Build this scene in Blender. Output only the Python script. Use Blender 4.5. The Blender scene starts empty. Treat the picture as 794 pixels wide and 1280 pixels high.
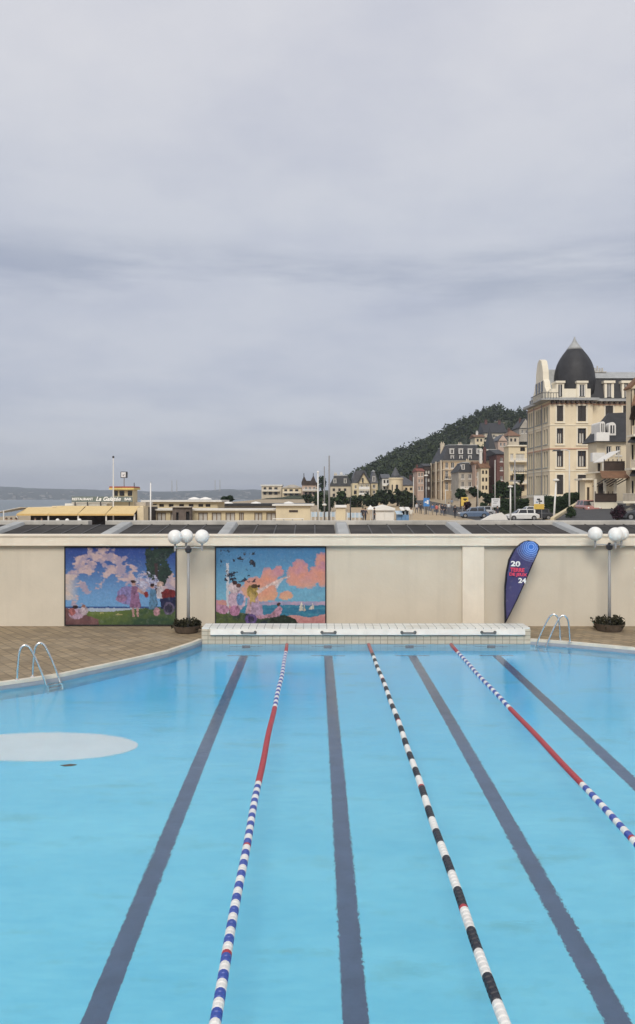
import bpy, bmesh, math, random
from mathutils import Vector, noise
R = math.radians
random.seed(7)
SC = bpy.context.scene
COL = SC.collection
CAMH, CX, HY, F = 4.49, 394.0, 622.0, 1000.0

def PX(x, Y): return (x - CX) * Y / F
def PZ(y, Y): return CAMH - (y - HY) * Y / F
def lerp(a, b, t): return a + (b - a) * t
def interp(tab, x):
    if x <= tab[0][0]: return tab[0][1]
    for (a, va), (b, vb) in zip(tab, tab[1:]):
        if x <= b: return lerp(va, vb, (x - a) / (b - a))
    return tab[-1][1]
def sstep(a, b, x):
    t = min(1, max(0, (x - a) / (b - a))); return t * t * (3 - 2 * t)

# ------------------------------------------------------------------ materials
def nt(name):
    m = bpy.data.materials.new(name); m.use_nodes = True
    n = m.node_tree; b = n.nodes['Principled BSDF']
    return m, n, b
def mixrgb(n, a, b, fac, mode='MIX'):
    x = n.nodes.new('ShaderNodeMix'); x.data_type = 'RGBA'; x.blend_type = mode
    for sock, v in ((x.inputs[0], fac), (x.inputs[6], a), (x.inputs[7], b)):
        if hasattr(v, 'is_linked'): n.links.new(v, sock)
        elif isinstance(v, tuple): sock.default_value = (*v[:3], 1)
        else: sock.default_value = v
    return x.outputs[2]
def coords(n, scale=(1, 1, 1), rot=(0, 0, 0), kind='Object'):
    tc = n.nodes.new('ShaderNodeTexCoord'); mp = n.nodes.new('ShaderNodeMapping')
    mp.inputs['Scale'].default_value = scale; mp.inputs['Rotation'].default_value = rot
    n.links.new(tc.outputs[kind], mp.inputs[0]); return mp.outputs[0]
def noisetex(n, co, scale, detail=4, rough=.55):
    t = n.nodes.new('ShaderNodeTexNoise'); t.inputs['Scale'].default_value = scale
    t.inputs['Detail'].default_value = detail; t.inputs['Roughness'].default_value = rough
    n.links.new(co, t.inputs['Vector']); return t.outputs['Fac']
def ramp(n, fac, stops):
    r = n.nodes.new('ShaderNodeValToRGB'); e = r.color_ramp.elements
    while len(e) < len(stops): e.new(.5)
    for k, (p, c) in zip(e, stops):
        k.position = p; k.color = (*c, 1) if isinstance(c, tuple) else (c, c, c, 1)
    n.links.new(fac, r.inputs[0]); return r.outputs[0]
def bump(n, h, strength, dist, b):
    bp = n.nodes.new('ShaderNodeBump'); bp.inputs['Strength'].default_value = strength
    bp.inputs['Distance'].default_value = dist
    n.links.new(h, bp.inputs['Height']); n.links.new(bp.outputs[0], b.inputs['Normal'])
def sc3(c, k): return tuple(min(1, v * k) for v in c)

def pm(name, c, rough=.6, var=.15, scale=2.0, streak=0.0, metal=0.0, bmp=0.0, spec=.4):
    """plain procedural surface: mottled base colour, optional rain streaks and fine bump"""
    m, n, b = nt(name)
    co = coords(n)
    f = noisetex(n, co, scale, 6, .6)
    col = ramp(n, f, [(.28, sc3(c, 1 - var)), (.72, sc3(c, 1 + var))])
    if streak:
        f2 = noisetex(n, coords(n, (1.6, 1.6, .12)), 1.7, 5, .65)
        col = mixrgb(n, col, sc3(c, .55), ramp(n, f2, [(.5, 0.0), (.78, streak)]))
    n.links.new(col, b.inputs['Base Color'])
    b.inputs['Roughness'].default_value = rough; b.inputs['Metallic'].default_value = metal
    b.inputs['Specular IOR Level'].default_value = spec
    if bmp: bump(n, noisetex(n, co, scale * 9, 3), bmp, .02, b)
    return m
def leafmat(name, dark, light):
    m, n, b = nt(name)
    g = n.nodes.new('ShaderNodeNewGeometry')
    col = ramp(n, g.outputs['Random Per Island'], [(0, dark), (.6, sc3(light, .7)), (1, light)])
    f = noisetex(n, coords(n), .35, 3)
    col = mixrgb(n, col, sc3(dark, .8), ramp(n, f, [(.4, 0.0), (.65, .6)]))
    n.links.new(col, b.inputs['Base Color']); b.inputs['Roughness'].default_value = .75
    b.inputs['Specular IOR Level'].default_value = .2
    return m
def paintmat(name, rough=.55):
    m, n, b = nt(name)
    a = n.nodes.new('ShaderNodeVertexColor'); a.layer_name = 'pigment'
    f = noisetex(n, coords(n), 9, 4)
    col = mixrgb(n, a.outputs[0], (.5, .5, .5), ramp(n, f, [(.55, 0.0), (.8, .12)]))
    n.links.new(col, b.inputs['Base Color']); b.inputs['Roughness'].default_value = rough
    b.inputs['Specular IOR Level'].default_value = .25
    return m

M = {}
def mk():
    M['wall'] = pm('cream_render', (.575, .52, .425), .8, .05, .9, .17, bmp=.2)
    M['fascia'] = pm('cream_fascia', (.72, .65, .54), .75, .07, 1.5, .2)
    M['concrete'] = pm('weathered_concrete', (.46, .44, .40), .85, .25, 1.4, .3, bmp=.2)
    M['zinc'] = pm('zinc_sheet', (.36, .37, .37), .6, .2, 1.2, .25)
    M['roofglass'] = pm('rooflight_glass', (.042, .038, .035), .7, .6, 1.1, .4, bmp=.1, spec=.15)
    M['glassjoint'] = pm('rooflight_joint', (.055, .052, .05), .5)
    M['white'] = pm('white_paint', (.78, .77, .74), .45, .05, 2)
    M['whitedirty'] = pm('worn_white_paint', (.70, .68, .63), .5, .1, 2, .2)
    M['handle'] = pm('dark_handle', (.10, .11, .11), .35)
    M['steel'] = pm('brushed_steel', (.72, .71, .69), .22, .1, 4, metal=1.0)
    M['post'] = pm('grey_lamp_paint', (.30, .30, .30), .4, .1, 3)
    M['darkmetal'] = pm('dark_metal', (.035, .035, .04), .45, .2, 3)
    M['globe'] = pm('opal_globe', (.80, .79, .76), .28, .06, 5, .12)
    M['soil'] = pm('planter_stone', (.10, .075, .055), .85, .3, 6)
    M['leafplanter'] = leafmat('planter_leaves', (.018, .02, .012), (.06, .055, .03))
    M['leafpine'] = leafmat('pine_leaves', (.012, .022, .010), (.045, .065, .025))
    M['leafwood'] = leafmat('wood_leaves', (.020, .034, .016), (.064, .084, .036))
    M['leafhedge'] = leafmat('hedge_leaves', (.012, .026, .010), (.045, .075, .028))
    M['leafpurple'] = leafmat('purple_leaves', (.018, .010, .014), (.06, .025, .04))
    M['bark'] = pm('bark', (.09, .065, .045), .9, .3, 3)
    M['pane'] = pm('dark_pane', (.022, .022, .025), .12, .4, .6, spec=.5)
    M['panepale'] = pm('curtained_pane', (.50, .48, .44), .3, .2, .9)
    M['winwhite'] = pm('white_joinery', (.72, .70, .66), .5, .06)
    M['winbrown'] = pm('brown_joinery', (.20, .14, .09), .6, .2)
    M['shutter'] = pm('dark_shutter', (.035, .03, .028), .6, .3, 5)
    M['shutgrey'] = pm('grey_shutter', (.27, .29, .27), .6, .2, 5)
    M['hotel'] = pm('hotel_cream', (.72, .62, .45), .8, .07, .5, .15)
    M['hoteltrim'] = pm('hotel_trim', (.76, .70, .57), .8, .08, .5, .2)
    M['pinkband'] = pm('terracotta_band', (.50, .30, .21), .8, .15)
    M['slate'] = pm('slate_roof', (.026, .026, .029), .6, .35, 1.4, .3, bmp=.2)
    M['slatelight'] = pm('grey_slate_roof', (.075, .078, .088), .55, .3, 1.2, .3)
    M['sandstone'] = pm('honey_stone', (.50, .37, .23), .85, .2, .6, .25)
    M['sandstonepale'] = pm('pale_stone', (.60, .52, .40), .85, .15, .6, .2)
    M['cream'] = pm('cream_stucco', (.68, .58, .40), .8, .1, .6, .2)
    M['creamyellow'] = pm('yellow_stucco', (.62, .53, .35), .8, .1, .6, .2)
    M['greystone'] = pm('grey_stone', (.40, .36, .30), .85, .2, .7, .2)
    M['pinkwall'] = pm('rose_stucco', (.52, .38, .30), .8, .15, .6, .2)
    M['brick'] = pm('red_brick_wall', (.13, .06, .05), .85, .25, 2, .2)
    M['brownroof'] = pm('brown_tile_roof', (.19, .10, .055), .8, .3, 2, .2)
    M['redroof'] = pm('red_tile_roof', (.22, .07, .05), .8, .3, 2)
    M['timber'] = pm('dark_timber', (.05, .032, .024), .7, .3, 2)
    M['awning'] = pm('yellow_awning_canvas', (.66, .50, .25), .8, .07, 1.5, .12)
    M['awnvalance'] = pm('awning_valance', (.62, .42, .16), .8, .1, 3)
    M['yellowtrim'] = pm('yellow_trim', (.66, .52, .18), .6)
    M['redtrim'] = pm('red_trim', (.34, .035, .03), .5)
    M['signgrey'] = pm('sign_board_grey', (.15, .18, .165), .6, .1)
    M['interior'] = pm('dim_interior', (.045, .035, .03), .8, .5, 1.2)
    M['canvas'] = pm('white_canvas', (.76, .74, .70), .7, .05, 1)
    M['skyblue'] = pm('blue_boards', (.13, .26, .46), .6, .15, 1)
    M['paleblue'] = pm('pale_blue_boards', (.45, .56, .66), .6, .1, 1)
    M['signblue'] = pm('blue_sign_paint', (.06, .22, .55), .4, .1)
    M['signyellow'] = pm('yellow_sign_paint', (.70, .48, .10), .5, .1)
    M['signwhite'] = pm('white_sign_paint', (.74, .74, .74), .4, .04)
    M['black'] = pm('black_paint', (.012, .012, .014), .5)
    M['pole'] = pm('pale_pole', (.58, .57, .54), .4, .1)
    M['polegrey'] = pm('grey_pole', (.25, .25, .26), .4, .1)
    M['polewhite'] = pm('white_pole', (.74, .73, .70), .4, .05)
    M['asphalt'] = pm('asphalt', (.065, .065, .068), .9, .2, 1.5)
    M['sand'] = pm('sand_ground', (.36, .29, .20), .95, .15, .3)
    M['prom'] = pm('promenade_paving', (.42, .32, .20), .9, .15, .8)
    M['hillsoil'] = pm('hill_soil', (.035, .045, .02), .95, .3, .2)
    M['farhill'] = pm('far_hill_fields', (.05, .062, .06), .95, .5, .012)
    M['farbuild'] = pm('far_town_walls', (.26, .25, .24), .9, .2, .05)
    M['carglass'] = pm('car_glass', (.02, .022, .026), .08, .3, spec=.6)
    M['tyre'] = pm('tyre_rubber', (.02, .02, .02), .85)
    M['skin'] = pm('skin', (.48, .30, .21), .6, .06)
    M['hair'] = pm('dark_hair', (.05, .035, .025), .7)
    M['timberkiosk'] = pm('weathered_boards', (.13, .105, .09), .85, .35, 2, .4)
    M['rubble'] = pm('weathered_wall', (.46, .41, .34), .85, .2, .8, .2)
mk()

def carpaint(name, c):
    m, n, b = nt(name)
    n.links.new(ramp(n, noisetex(n, coords(n), 1.5), [(.3, sc3(c, .93)), (.7, sc3(c, 1.05))]), b.inputs['Base Color'])
    b.inputs['Roughness'].default_value = .3; b.inputs['Coat Weight'].default_value = .5
    return m

# ------------------------------------------------------------------ mesh builder
ORG = {}          # world origin of every built object (no rotations while building)
class MB:
    def __init__(s): s.v = []; s.f = []; s.mi = []; s.cur = 0
    def add(s, vs, fs):
        k = len(s.v); s.v += [tuple(p) for p in vs]
        for f in fs: s.f.append(tuple(i + k for i in f)); s.mi.append(s.cur)
        return s
    def box(s, x0, x1, y0, y1, z0, z1):
        return s.add([(x0,y0,z0),(x1,y0,z0),(x1,y1,z0),(x0,y1,z0),(x0,y0,z1),(x1,y0,z1),(x1,y1,z1),(x0,y1,z1)],
                     [(0,3,2,1),(4,5,6,7),(0,1,5,4),(1,2,6,5),(2,3,7,6),(3,0,4,7)])
    def obox(s, O, U, N, u0, u1, n0, n1, z0, z1):
        P = lambda u, n, z: (O[0]+U[0]*u+N[0]*n, O[1]+U[1]*u+N[1]*n, z)
        return s.add([P(u0,n0,z0),P(u1,n0,z0),P(u1,n1,z0),P(u0,n1,z0),P(u0,n0,z1),P(u1,n0,z1),P(u1,n1,z1),P(u0,n1,z1)],
                     [(0,3,2,1),(4,5,6,7),(0,1,5,4),(1,2,6,5),(2,3,7,6),(3,0,4,7)])
    def poly(s, pts): return s.add(pts, [tuple(range(len(pts)))])
    def prism(s, a, b):
        """closed solid between two equal point loops"""
        n = len(a)
        return s.add(list(a) + list(b), [tuple(range(n))[::-1], tuple(range(n, 2*n))] + [(i, (i+1) % n, n+(i+1) % n, n+i) for i in range(n)])
    def tube(s, pts, r, n=8, caps=True):
        pts = [Vector(p) for p in pts]; rs = r if isinstance(r, (list, tuple)) else [r]*len(pts)
        rings = []; up = None
        for i, p in enumerate(pts):
            d = (pts[min(i+1, len(pts)-1)] - pts[max(i-1, 0)]).normalized()
            if up is None: up = d.orthogonal().normalized()
            up = (up - d*up.dot(d)).normalized(); w = d.cross(up)
            rings.append([p + (up*math.cos(2*math.pi*k/n) + w*math.sin(2*math.pi*k/n))*rs[i] for k in range(n)])
        vs = [q for g in rings for q in g]
        fs = [(i*n+k, i*n+(k+1) % n, (i+1)*n+(k+1) % n, (i+1)*n+k) for i in range(len(pts)-1) for k in range(n)]
        if caps: fs += [tuple(range(n))[::-1], tuple(range((len(pts)-1)*n, len(pts)*n))]
        return s.add(vs, fs)
    def lathe(s, cx, cy, prof, n=24, sx=1, sy=1):
        vs = [(cx+r*sx*math.cos(2*math.pi*k/n), cy+r*sy*math.sin(2*math.pi*k/n), z) for r, z in prof for k in range(n)]
        m = len(prof)
        fs = [(i*n+k, i*n+(k+1) % n, (i+1)*n+(k+1) % n, (i+1)*n+k) for i in range(m-1) for k in range(n)]
        fs += [tuple(range(n))[::-1], tuple(range((m-1)*n, m*n))]
        return s.add(vs, fs)
    def ball(s, c, r, n=20, m=12, sz=1):
        return s.lathe(c[0], c[1], [(max(.002, r*math.sin(math.pi*i/m)), c[2]-r*sz*math.cos(math.pi*i/m)) for i in range(m+1)], n)
    def leafcloud(s, c, rad, n, leaf, shell=.55, clumps=9):
        """many small leaf faces gathered in clumps through an ellipsoid"""
        cl = []
        for _ in range(clumps):
            d = Vector((random.gauss(0,1), random.gauss(0,1), random.gauss(0,1))).normalized()*random.uniform(.35, .8)
            cl.append((d, random.uniform(.25, .48)))
        for i in range(n):
            d, q = cl[i % clumps]
            o = Vector((random.gauss(0,1), random.gauss(0,1), random.gauss(0,1))).normalized()*q*random.random()**.35
            p = d + o
            p = Vector((c[0]+p.x*rad[0], c[1]+p.y*rad[1], c[2]+p.z*rad[2]))
            a = Vector((random.gauss(0,1), random.gauss(0,1), random.gauss(0,.6))).normalized()
            b = a.orthogonal().normalized(); b = (b*math.cos(i*1.7) + a.cross(b)*math.sin(i*1.7))
            l = leaf*random.uniform(.6, 1.3)
            s.add([p-a*l-b*l*.5, p+a*l*.2-b*l*.8, p+a*l+b*l*.3, p-a*l*.2+b*l*.8], [(0,1,2,3)])
        return s
    def build(s, name, mat, parent=None, smooth=False, bevel=0, flip=True, base=None):
        me = bpy.data.meshes.new(name)
        org = ORG[parent.name] if parent else base
        if org is None:
            xs = [p[0] for p in s.v]; ys = [p[1] for p in s.v]; zs = [p[2] for p in s.v]
            org = Vector(((min(xs)+max(xs))/2, (min(ys)+max(ys))/2, min(zs)))
        me.from_pydata([(p[0]-org[0], p[1]-org[1], p[2]-org[2]) for p in s.v], [], s.f)
        for m in (mat if isinstance(mat, list) else [mat]): me.materials.append(m)
        if isinstance(mat, list):
            for p, i in zip(me.polygons, s.mi): p.material_index = i
        if flip:
            bm = bmesh.new(); bm.from_mesh(me)
            bmesh.ops.recalc_face_normals(bm, faces=bm.faces)
            if bevel: bmesh.ops.bevel(bm, geom=[e for e in bm.edges if len(e.link_faces) == 2 and e.calc_face_angle(0) > .6], offset=bevel, segments=2, affect='EDGES', profile=.6)
            bm.to_mesh(me); bm.free()
        if smooth:
            for p in me.polygons: p.use_smooth = True
        o = bpy.data.objects.new(name, me); COL.objects.link(o)
        ORG[o.name] = Vector(org)
        if parent: o.parent = parent
        else: o.location = org
        return o
def tag(o, label=None, cat=None, group=None, kind=None):
    if label: o['label'] = label
    if cat: o['category'] = cat
    if group: o['group'] = group
    if kind: o['kind'] = kind
    return o
def thing(name, label, cat, loc, group=None):
    o = bpy.data.objects.new(name, None); COL.objects.link(o); o.location = loc
    o.empty_display_size = .3
    ORG[o.name] = Vector(loc); return tag(o, label, cat, group)
def struct(name, mb, mat, smooth=False, flip=True):
    o = mb.build(name, mat, None, smooth, flip=flip); o['kind'] = 'structure'; return o
def copy_tree(o, parent=None):
    c = o.copy(); COL.objects.link(c); c.parent = parent
    for ch in list(o.children): copy_tree(ch, c)
    return c
def box(name, mat, parent, x0, x1, y0, y1, z0, z1, bevel=0): return MB().box(x0,x1,y0,y1,z0,z1).build(name, mat, parent, bevel=bevel)

def text_mesh(name, body, mat, parent, x0, x1, z0, z1, y, shear=0, bold=.0, tilt=0, depth=.02, keep=False):
    """letters facing -Y, fitted to a rectangle"""
    cu = bpy.data.curves.new('lettering', 'FONT'); cu.body = body; cu.size = 1; cu.extrude = .01
    cu.shear = shear; cu.offset = bold; cu.resolution_u = 3
    ob = bpy.data.objects.new('lettering_tmp', cu); COL.objects.link(ob)
    dg = bpy.context.evaluated_depsgraph_get()
    me = bpy.data.meshes.new_from_object(ob.evaluated_get(dg))
    bpy.data.objects.remove(ob)
    xs = [v.co.x for v in me.vertices]; ys = [v.co.y for v in me.vertices]
    sx = (x1-x0)/(max(xs)-min(xs)); sz = (z1-z0)/(max(ys)-min(ys))
    if keep: sx = sz = min(sx, sz)
    mb = MB(); ct, st = math.cos(tilt), math.sin(tilt)
    pts = []
    for v in me.vertices:
        u = (v.co.x-min(xs))*sx; w = (v.co.y-min(ys))*sz
        pts.append((x0+u*ct-w*st, y-(v.co.z+.01)/.02*depth, z0+u*st+w*ct))
    mb.add(pts, [tuple(p.vertices) for p in me.polygons])
    bpy.data.meshes.remove(me); bpy.data.curves.remove(cu)
    return mb.build(name, mat, parent)

# ------------------------------------------------------------------ terrain
BASE = [(31, .5), (60, .9), (110, 1.6), (150, 2.1), (220, 3.8), (300, 6.5), (420, 9.0), (700, 10)]
SHORE = [(31, -75), (120, -64), (250, -26), (460, 0), (700, 30)]
RIDGE = [(300, 621), (400, 612), (445, 590), (470, 576), (500, 561), (540, 546), (570, 528), (600, 514), (616, 509), (632, 516), (660, 519), (700, 512), (800, 498), (1000, 470)]
def gz(X, Y):
    b = interp(BASE, Y)
    b += sstep(30, 42, X)*2.6*sstep(70, 100, Y)
    if Y > 225 and X > -30:
        top = PZ(interp(RIDGE, CX + X/.42), 420) - 7.5
        s = sstep(225, 420, Y)
        b = lerp(b, max(b, top), s)
    sh = interp(SHORE, Y)
    if X < sh + 18: b = lerp(b, -4.5, sstep(sh+18, sh-6, X))
    return b
HAZE_D = 2.6e-4
SKYK = .60
SUNK = 1.15
EXPO = .92
def _l(r, g, b): return tuple(((v/255)/12.92 if v/255 < .04045 else ((v/255+.055)/1.055)**2.4) for v in (r, g, b))
SKYRAMP = [(0.0, _l(197, 200, 210)), (.06, _l(195, 198, 208)), (.2, _l(195, 198, 208)), (.32, _l(199, 202, 211)), (.5, _l(214, 214, 219)), (1.0, _l(236, 234, 232))]
# ------------------------------------------------------------------ pool
def pool():
    # floor paint with algae stains; water-depth tint painted in toward the far end
    m, n, b = nt('pool_floor_paint_depth_tint')
    f = noisetex(n, coords(n, (.35, .9, 1)), .9, 6, .6)
    col = ramp(n, f, [(.3, (.22, .66, .82)), (.7, (.30, .75, .87))])
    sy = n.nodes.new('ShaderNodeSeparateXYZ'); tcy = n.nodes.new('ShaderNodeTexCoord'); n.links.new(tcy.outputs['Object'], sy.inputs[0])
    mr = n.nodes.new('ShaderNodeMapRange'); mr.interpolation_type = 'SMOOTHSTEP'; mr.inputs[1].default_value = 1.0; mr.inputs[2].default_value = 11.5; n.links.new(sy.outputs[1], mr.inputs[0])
    col = mixrgb(n, col, (.155, .625, .91), mr.outputs[0])  # bluer far end, painted in place of light absorbed by deeper water
    st = noisetex(n, coords(n, (.42, 1.3, 1)), 1.15, 10, .72)
    col = mixrgb(n, col, (.20, .45, .44), ramp(n, st, [(.54, 0.0), (.74, .62)]))
    fine = noisetex(n, coords(n, (.5, 2.2, 1)), 4.5, 8, .7)
    col = mixrgb(n, col, (.86, .93, .97), ramp(n, fine, [(.36, 1.0), (.62, 0.0)]), 'MULTIPLY')
    spk = noisetex(n, coords(n, (.8, 1.6, 1)), 9, 6, .75)
    col = mixrgb(n, col, (.42, .60, .66), ramp(n, spk, [(.66, 0.0), (.74, .35)]))
    n.links.new(col, b.inputs['Base Color']); b.inputs['Roughness'].default_value = .8
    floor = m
    line = pm('lane_line_paint', (.115, .14, .215), .8, .18, 2.5)
    # water sheet
    w = bpy.data.materials.new('pool_water'); w.use_nodes = True; n = w.node_tree; n.nodes.clear()
    out = n.nodes.new('ShaderNodeOutputMaterial'); g = n.nodes.new('ShaderNodeBsdfGlass')
    g.inputs['IOR'].default_value = 1.333; g.inputs['Roughness'].default_value = 0.0
    g.inputs['Color'].default_value = (.97, .99, 1, 1)
    f1 = noisetex(n, coords(n, (.35, 1.3, 1)), 3.0, 3, .6); f2 = noisetex(n, coords(n, (1.1, 1.9, 1)), 9, 3, .55)
    calm = ramp(n, noisetex(n, coords(n, (.12, .3, 1)), 1.0, 3), [(.38, .45), (.62, 1.3)])
    ad = n.nodes.new('ShaderNodeMath'); ad.operation = 'MULTIPLY_ADD'; ad.inputs[1].default_value = 1.0
    n.links.new(f2, ad.inputs[0]); n.links.new(f1, ad.inputs[2])
    mu = n.nodes.new('ShaderNodeMath'); mu.operation = 'MULTIPLY'
    n.links.new(ad.outputs[0], mu.inputs[0]); n.links.new(calm, mu.inputs[1])
    bp = n.nodes.new('ShaderNodeBump'); bp.inputs['Strength'].default_value = .125; bp.inputs['Distance'].default_value = .03
    n.links.new(mu.outputs[0], bp.inputs['Height']); n.links.new(bp.outputs[0], g.inputs['Normal'])
    n.links.new(g.outputs[0], out.inputs[0])
    mb = MB().poly([(-15.5, -3.5, 0), (15.5, -3.5, 0), (15.5, 25.5, 0), (-15.5, 25.5, 0)])
    struct('water', mb, w, flip=False)
    D = -1.0
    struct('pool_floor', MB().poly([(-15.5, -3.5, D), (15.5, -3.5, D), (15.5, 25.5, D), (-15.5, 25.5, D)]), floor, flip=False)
    for X in (-4.61, -2.11, .39, 2.89, 5.39, 7.89):
        if X < -4 or X > 7: continue
        mb = MB()
        mb.poly([(X-.125, -1.5, D+.004), (X+.125, -1.5, D+.004), (X+.125, 23.75, D+.004), (X-.125, 23.75, D+.004)])
        mb.poly([(X-.5, 23.755, D+.004), (X+.5, 23.755, D+.004), (X+.5, 23.84, D+.004), (X-.5, 23.84, D+.004)])
        struct('lane_marking', mb, line, flip=False)
    # deck: solid polygons round the water
    L = [(-3.48, 24.5), (-3.6, 24.0), (-3.78, 23.55), (-4.16, 22.62), (-4.67, 21.84), (-5.47, 20.7), (-6.18, 19.72), (-6.75, 19.2), (-7.39, 18.72), (-8.6, 17.9), (-10.2, 17.0), (-12.2, 16.2), (-14.6, 15.6)]
    Rr = [(6.6, 24.5), (7.6, 24.05), (8.5, 23.5), (9.24, 23.05), (10.6, 22.0), (12.0, 20.6), (13.2, 18.8), (14.2, 16.4), (14.6, 13.5)]
    m, n, b = nt('brown_pavers')
    co = coords(n, (1, 1, 1), (0, 0, R(52)))
    bt = n.nodes.new('ShaderNodeTexBrick'); n.links.new(co, bt.inputs['Vector'])
    bt.inputs['Scale'].default_value = 1; bt.inputs['Brick Width'].default_value = .34; bt.inputs['Row Height'].default_value = .30
    bt.inputs['Mortar Size'].default_value = .03; bt.inputs['Mortar Smooth'].default_value = .3
    bt.inputs['Color1'].default_value = (.32, .245, .15, 1); bt.inputs['Color2'].default_value = (.205, .158, .10, 1); bt.inputs['Mortar'].default_value = (.175, .135, .085, 1)
    f = noisetex(n, coords(n), .9, 5)
    col = mixrgb(n, bt.outputs[0], (.33, .27, .19), ramp(n, f, [(.45, 0.0), (.7, .5)]))
    n.links.new(col, b.inputs['Base Color']); b.inputs['Roughness'].default_value = .85
    bump(n, bt.outputs['Fac'], -.4, .01, b)
    T = .15
    mb = MB()
    def slab(p):
        a = [(x, y, T) for x, y in p]; c = [(x, y, D-.1) for x, y in p]; mb.prism(c, a)
    slab(L + [(-14.6, -2.5), (-30, -2.5), (-30, 31), (-3.48, 31)])
    slab(Rr[::-1] + [(6.6, 31), (30, 31), (30, -2.5), (14.6, -2.5)])
    slab([(-3.48, 25.4), (-3.48, 31), (6.6, 31), (6.6, 25.4)])
    slab([(-30, -2.5), (30, -2.5), (30, -14), (-30, -14)])
    struct('pool_deck', mb, m)
    # coping strips: pale rim along the water
    cop = pm('pale_coping_stone', (.62, .57, .48), .7, .12, 3, .1, bmp=.1)
    wet = pm('waterline_tile', (.33, .34, .37), .4, .1, 4)
    for E, sgn in ((L, 1), (Rr, -1)):
        ring = []
        for i, p in enumerate(E):
            a = E[max(0, i-1)]; c = E[min(len(E)-1, i+1)]
            t = Vector((c[0]-a[0], c[1]-a[1])).normalized(); q = Vector((-t.y, t.x))*-sgn
            o = Vector(p); a = o - q*.025; c = o + q*.10
            ring.append([(a.x, a.y, .085), (c.x, c.y, .085), (c.x, c.y, .168), (a.x, a.y, .168)])
        mb = MB(); vs = [v for g in ring for v in g]
        mb.add(vs, [(i*4+k, i*4+(k+1) % 4, (i+1)*4+(k+1) % 4, (i+1)*4+k) for i in range(len(ring)-1) for k in range(4)] + [(0, 1, 2, 3), (len(vs)-1, len(vs)-2, len(vs)-3, len(vs)-4)])
        struct('pool_coping', mb, cop)
        mb = MB()
        for i in range(len(E)-1):
            (ax, ay), (bx, by) = E[i], E[i+1]
            t = Vector((bx-ax, by-ay)).normalized(); q = Vector((-t.y, t.x))*sgn*.012
            mb.poly([(ax+q.x, ay+q.y, -1), (bx+q.x, by+q.y, -1), (bx+q.x, by+q.y, -.12), (ax+q.x, ay+q.y, -.12)])
        struct('pool_wall', mb, [pm('pool_wall_paint', (.20, .50, .62), .6, .15, 2)], flip=False)
        mb = MB()
        for i in range(len(E)-1):
            (ax, ay), (bx, by) = E[i], E[i+1]
            t = Vector((bx-ax, by-ay)).normalized(); q = Vector((-t.y, t.x))*sgn*.014
            mb.poly([(ax+q.x, ay+q.y, -.12), (bx+q.x, by+q.y, -.12), (bx+q.x, by+q.y, .088), (ax+q.x, ay+q.y, .088)])
        struct('pool_waterline_band', mb, [wet], flip=False)
    # turning wall at the far end
    m, n, b = nt('square_tiles')
    bt = n.nodes.new('ShaderNodeTexBrick')
    tc = n.nodes.new('ShaderNodeTexCoord'); sp = n.nodes.new('ShaderNodeSeparateXYZ'); cb = n.nodes.new('ShaderNodeCombineXYZ')
    n.links.new(tc.outputs['Object'], sp.inputs[0]); n.links.new(sp.outputs[0], cb.inputs[0])
    s2 = n.nodes.new('ShaderNodeMath'); s2.operation = 'ADD'; n.links.new(sp.outputs[1], s2.inputs[0]); n.links.new(sp.outputs[2], s2.inputs[1]); n.links.new(s2.outputs[0], cb.inputs[1])
    n.links.new(cb.outputs[0], bt.inputs['Vector']); bt.offset = 0
    bt.inputs['Scale'].default_value = 1; bt.inputs['Brick Width'].default_value = .22; bt.inputs['Row Height'].default_value = .13; bt.inputs['Mortar Size'].default_value = .012
    bt.inputs['Color1'].default_value = (.55, .48, .37, 1); bt.inputs['Color2'].default_value = (.49, .43, .33, 1); bt.inputs['Mortar'].default_value = (.30, .26, .20, 1)
    f = noisetex(n, coords(n), 1.3, 4)
    n.links.new(mixrgb(n, bt.outputs[0], (.35, .30, .22), ramp(n, f, [(.5, 0.0), (.75, .35)])), b.inputs['Base Color']); b.inputs['Roughness'].default_value = .4
    beige = m
    m2 = m.copy(); b2 = [q for q in m2.node_tree.nodes if q.type == 'TEX_BRICK'][0]; m2.name = 'white_tiles'
    b2.inputs['Color1'].default_value = (.70, .71, .68, 1); b2.inputs['Color2'].default_value = (.66, .68, .66, 1); b2.inputs['Mortar'].default_value = (.30, .33, .33, 1)
    b2.inputs['Brick Width'].default_value = .24; b2.inputs['Row Height'].default_value = .46
    r = thing('turning_wall', 'low tiled end wall of the pool with white lip and four dark grab bars', 'pool wall', (1.56, 24.5, 0))
    MB().box(-3.48, 6.6, 24.5, 25.4, -.028, .46).build('tiled_body', beige, r, bevel=.01)
    MB().box(-3.479, 6.599, 24.501, 25.399, -1.0, -.03).build('underwater_body', pm('pale_pool_wall', (.34, .60, .70), .6, .1, 2), r)
    MB().box(-3.47, 6.59, 24.51, 25.39, .462, .50).build('tiled_top', m2, r)
    a = [(-3.2, 24.49, .27), (-3.2, 24.40, .30), (-3.2, 24.44, .465), (-3.2, 24.49, .465)]
    MB().prism(a, [(6.42, y, z) for _, y, z in a]).build('white_lip', M['whitedirty'], r, bevel=.008)
    for k in range(4):
        x = -2.03 + 2.44*k
        mb = MB(); mb.tube([(x-.2, 24.43, .375), (x-.2, 24.33, .375), (x-.17, 24.31, .375), (x+.17, 24.31, .375), (x+.2, 24.33, .375), (x+.2, 24.43, .375)], .024, 8)
        mb.tube([(x-.2, 24.43, .375), (x-.2, 24.405, .375)], .05, 10); mb.tube([(x+.2, 24.43, .375), (x+.2, 24.405, .375)], .05, 10)
        mb.build('grab_bar', M['handle'], r, smooth=False)
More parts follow.
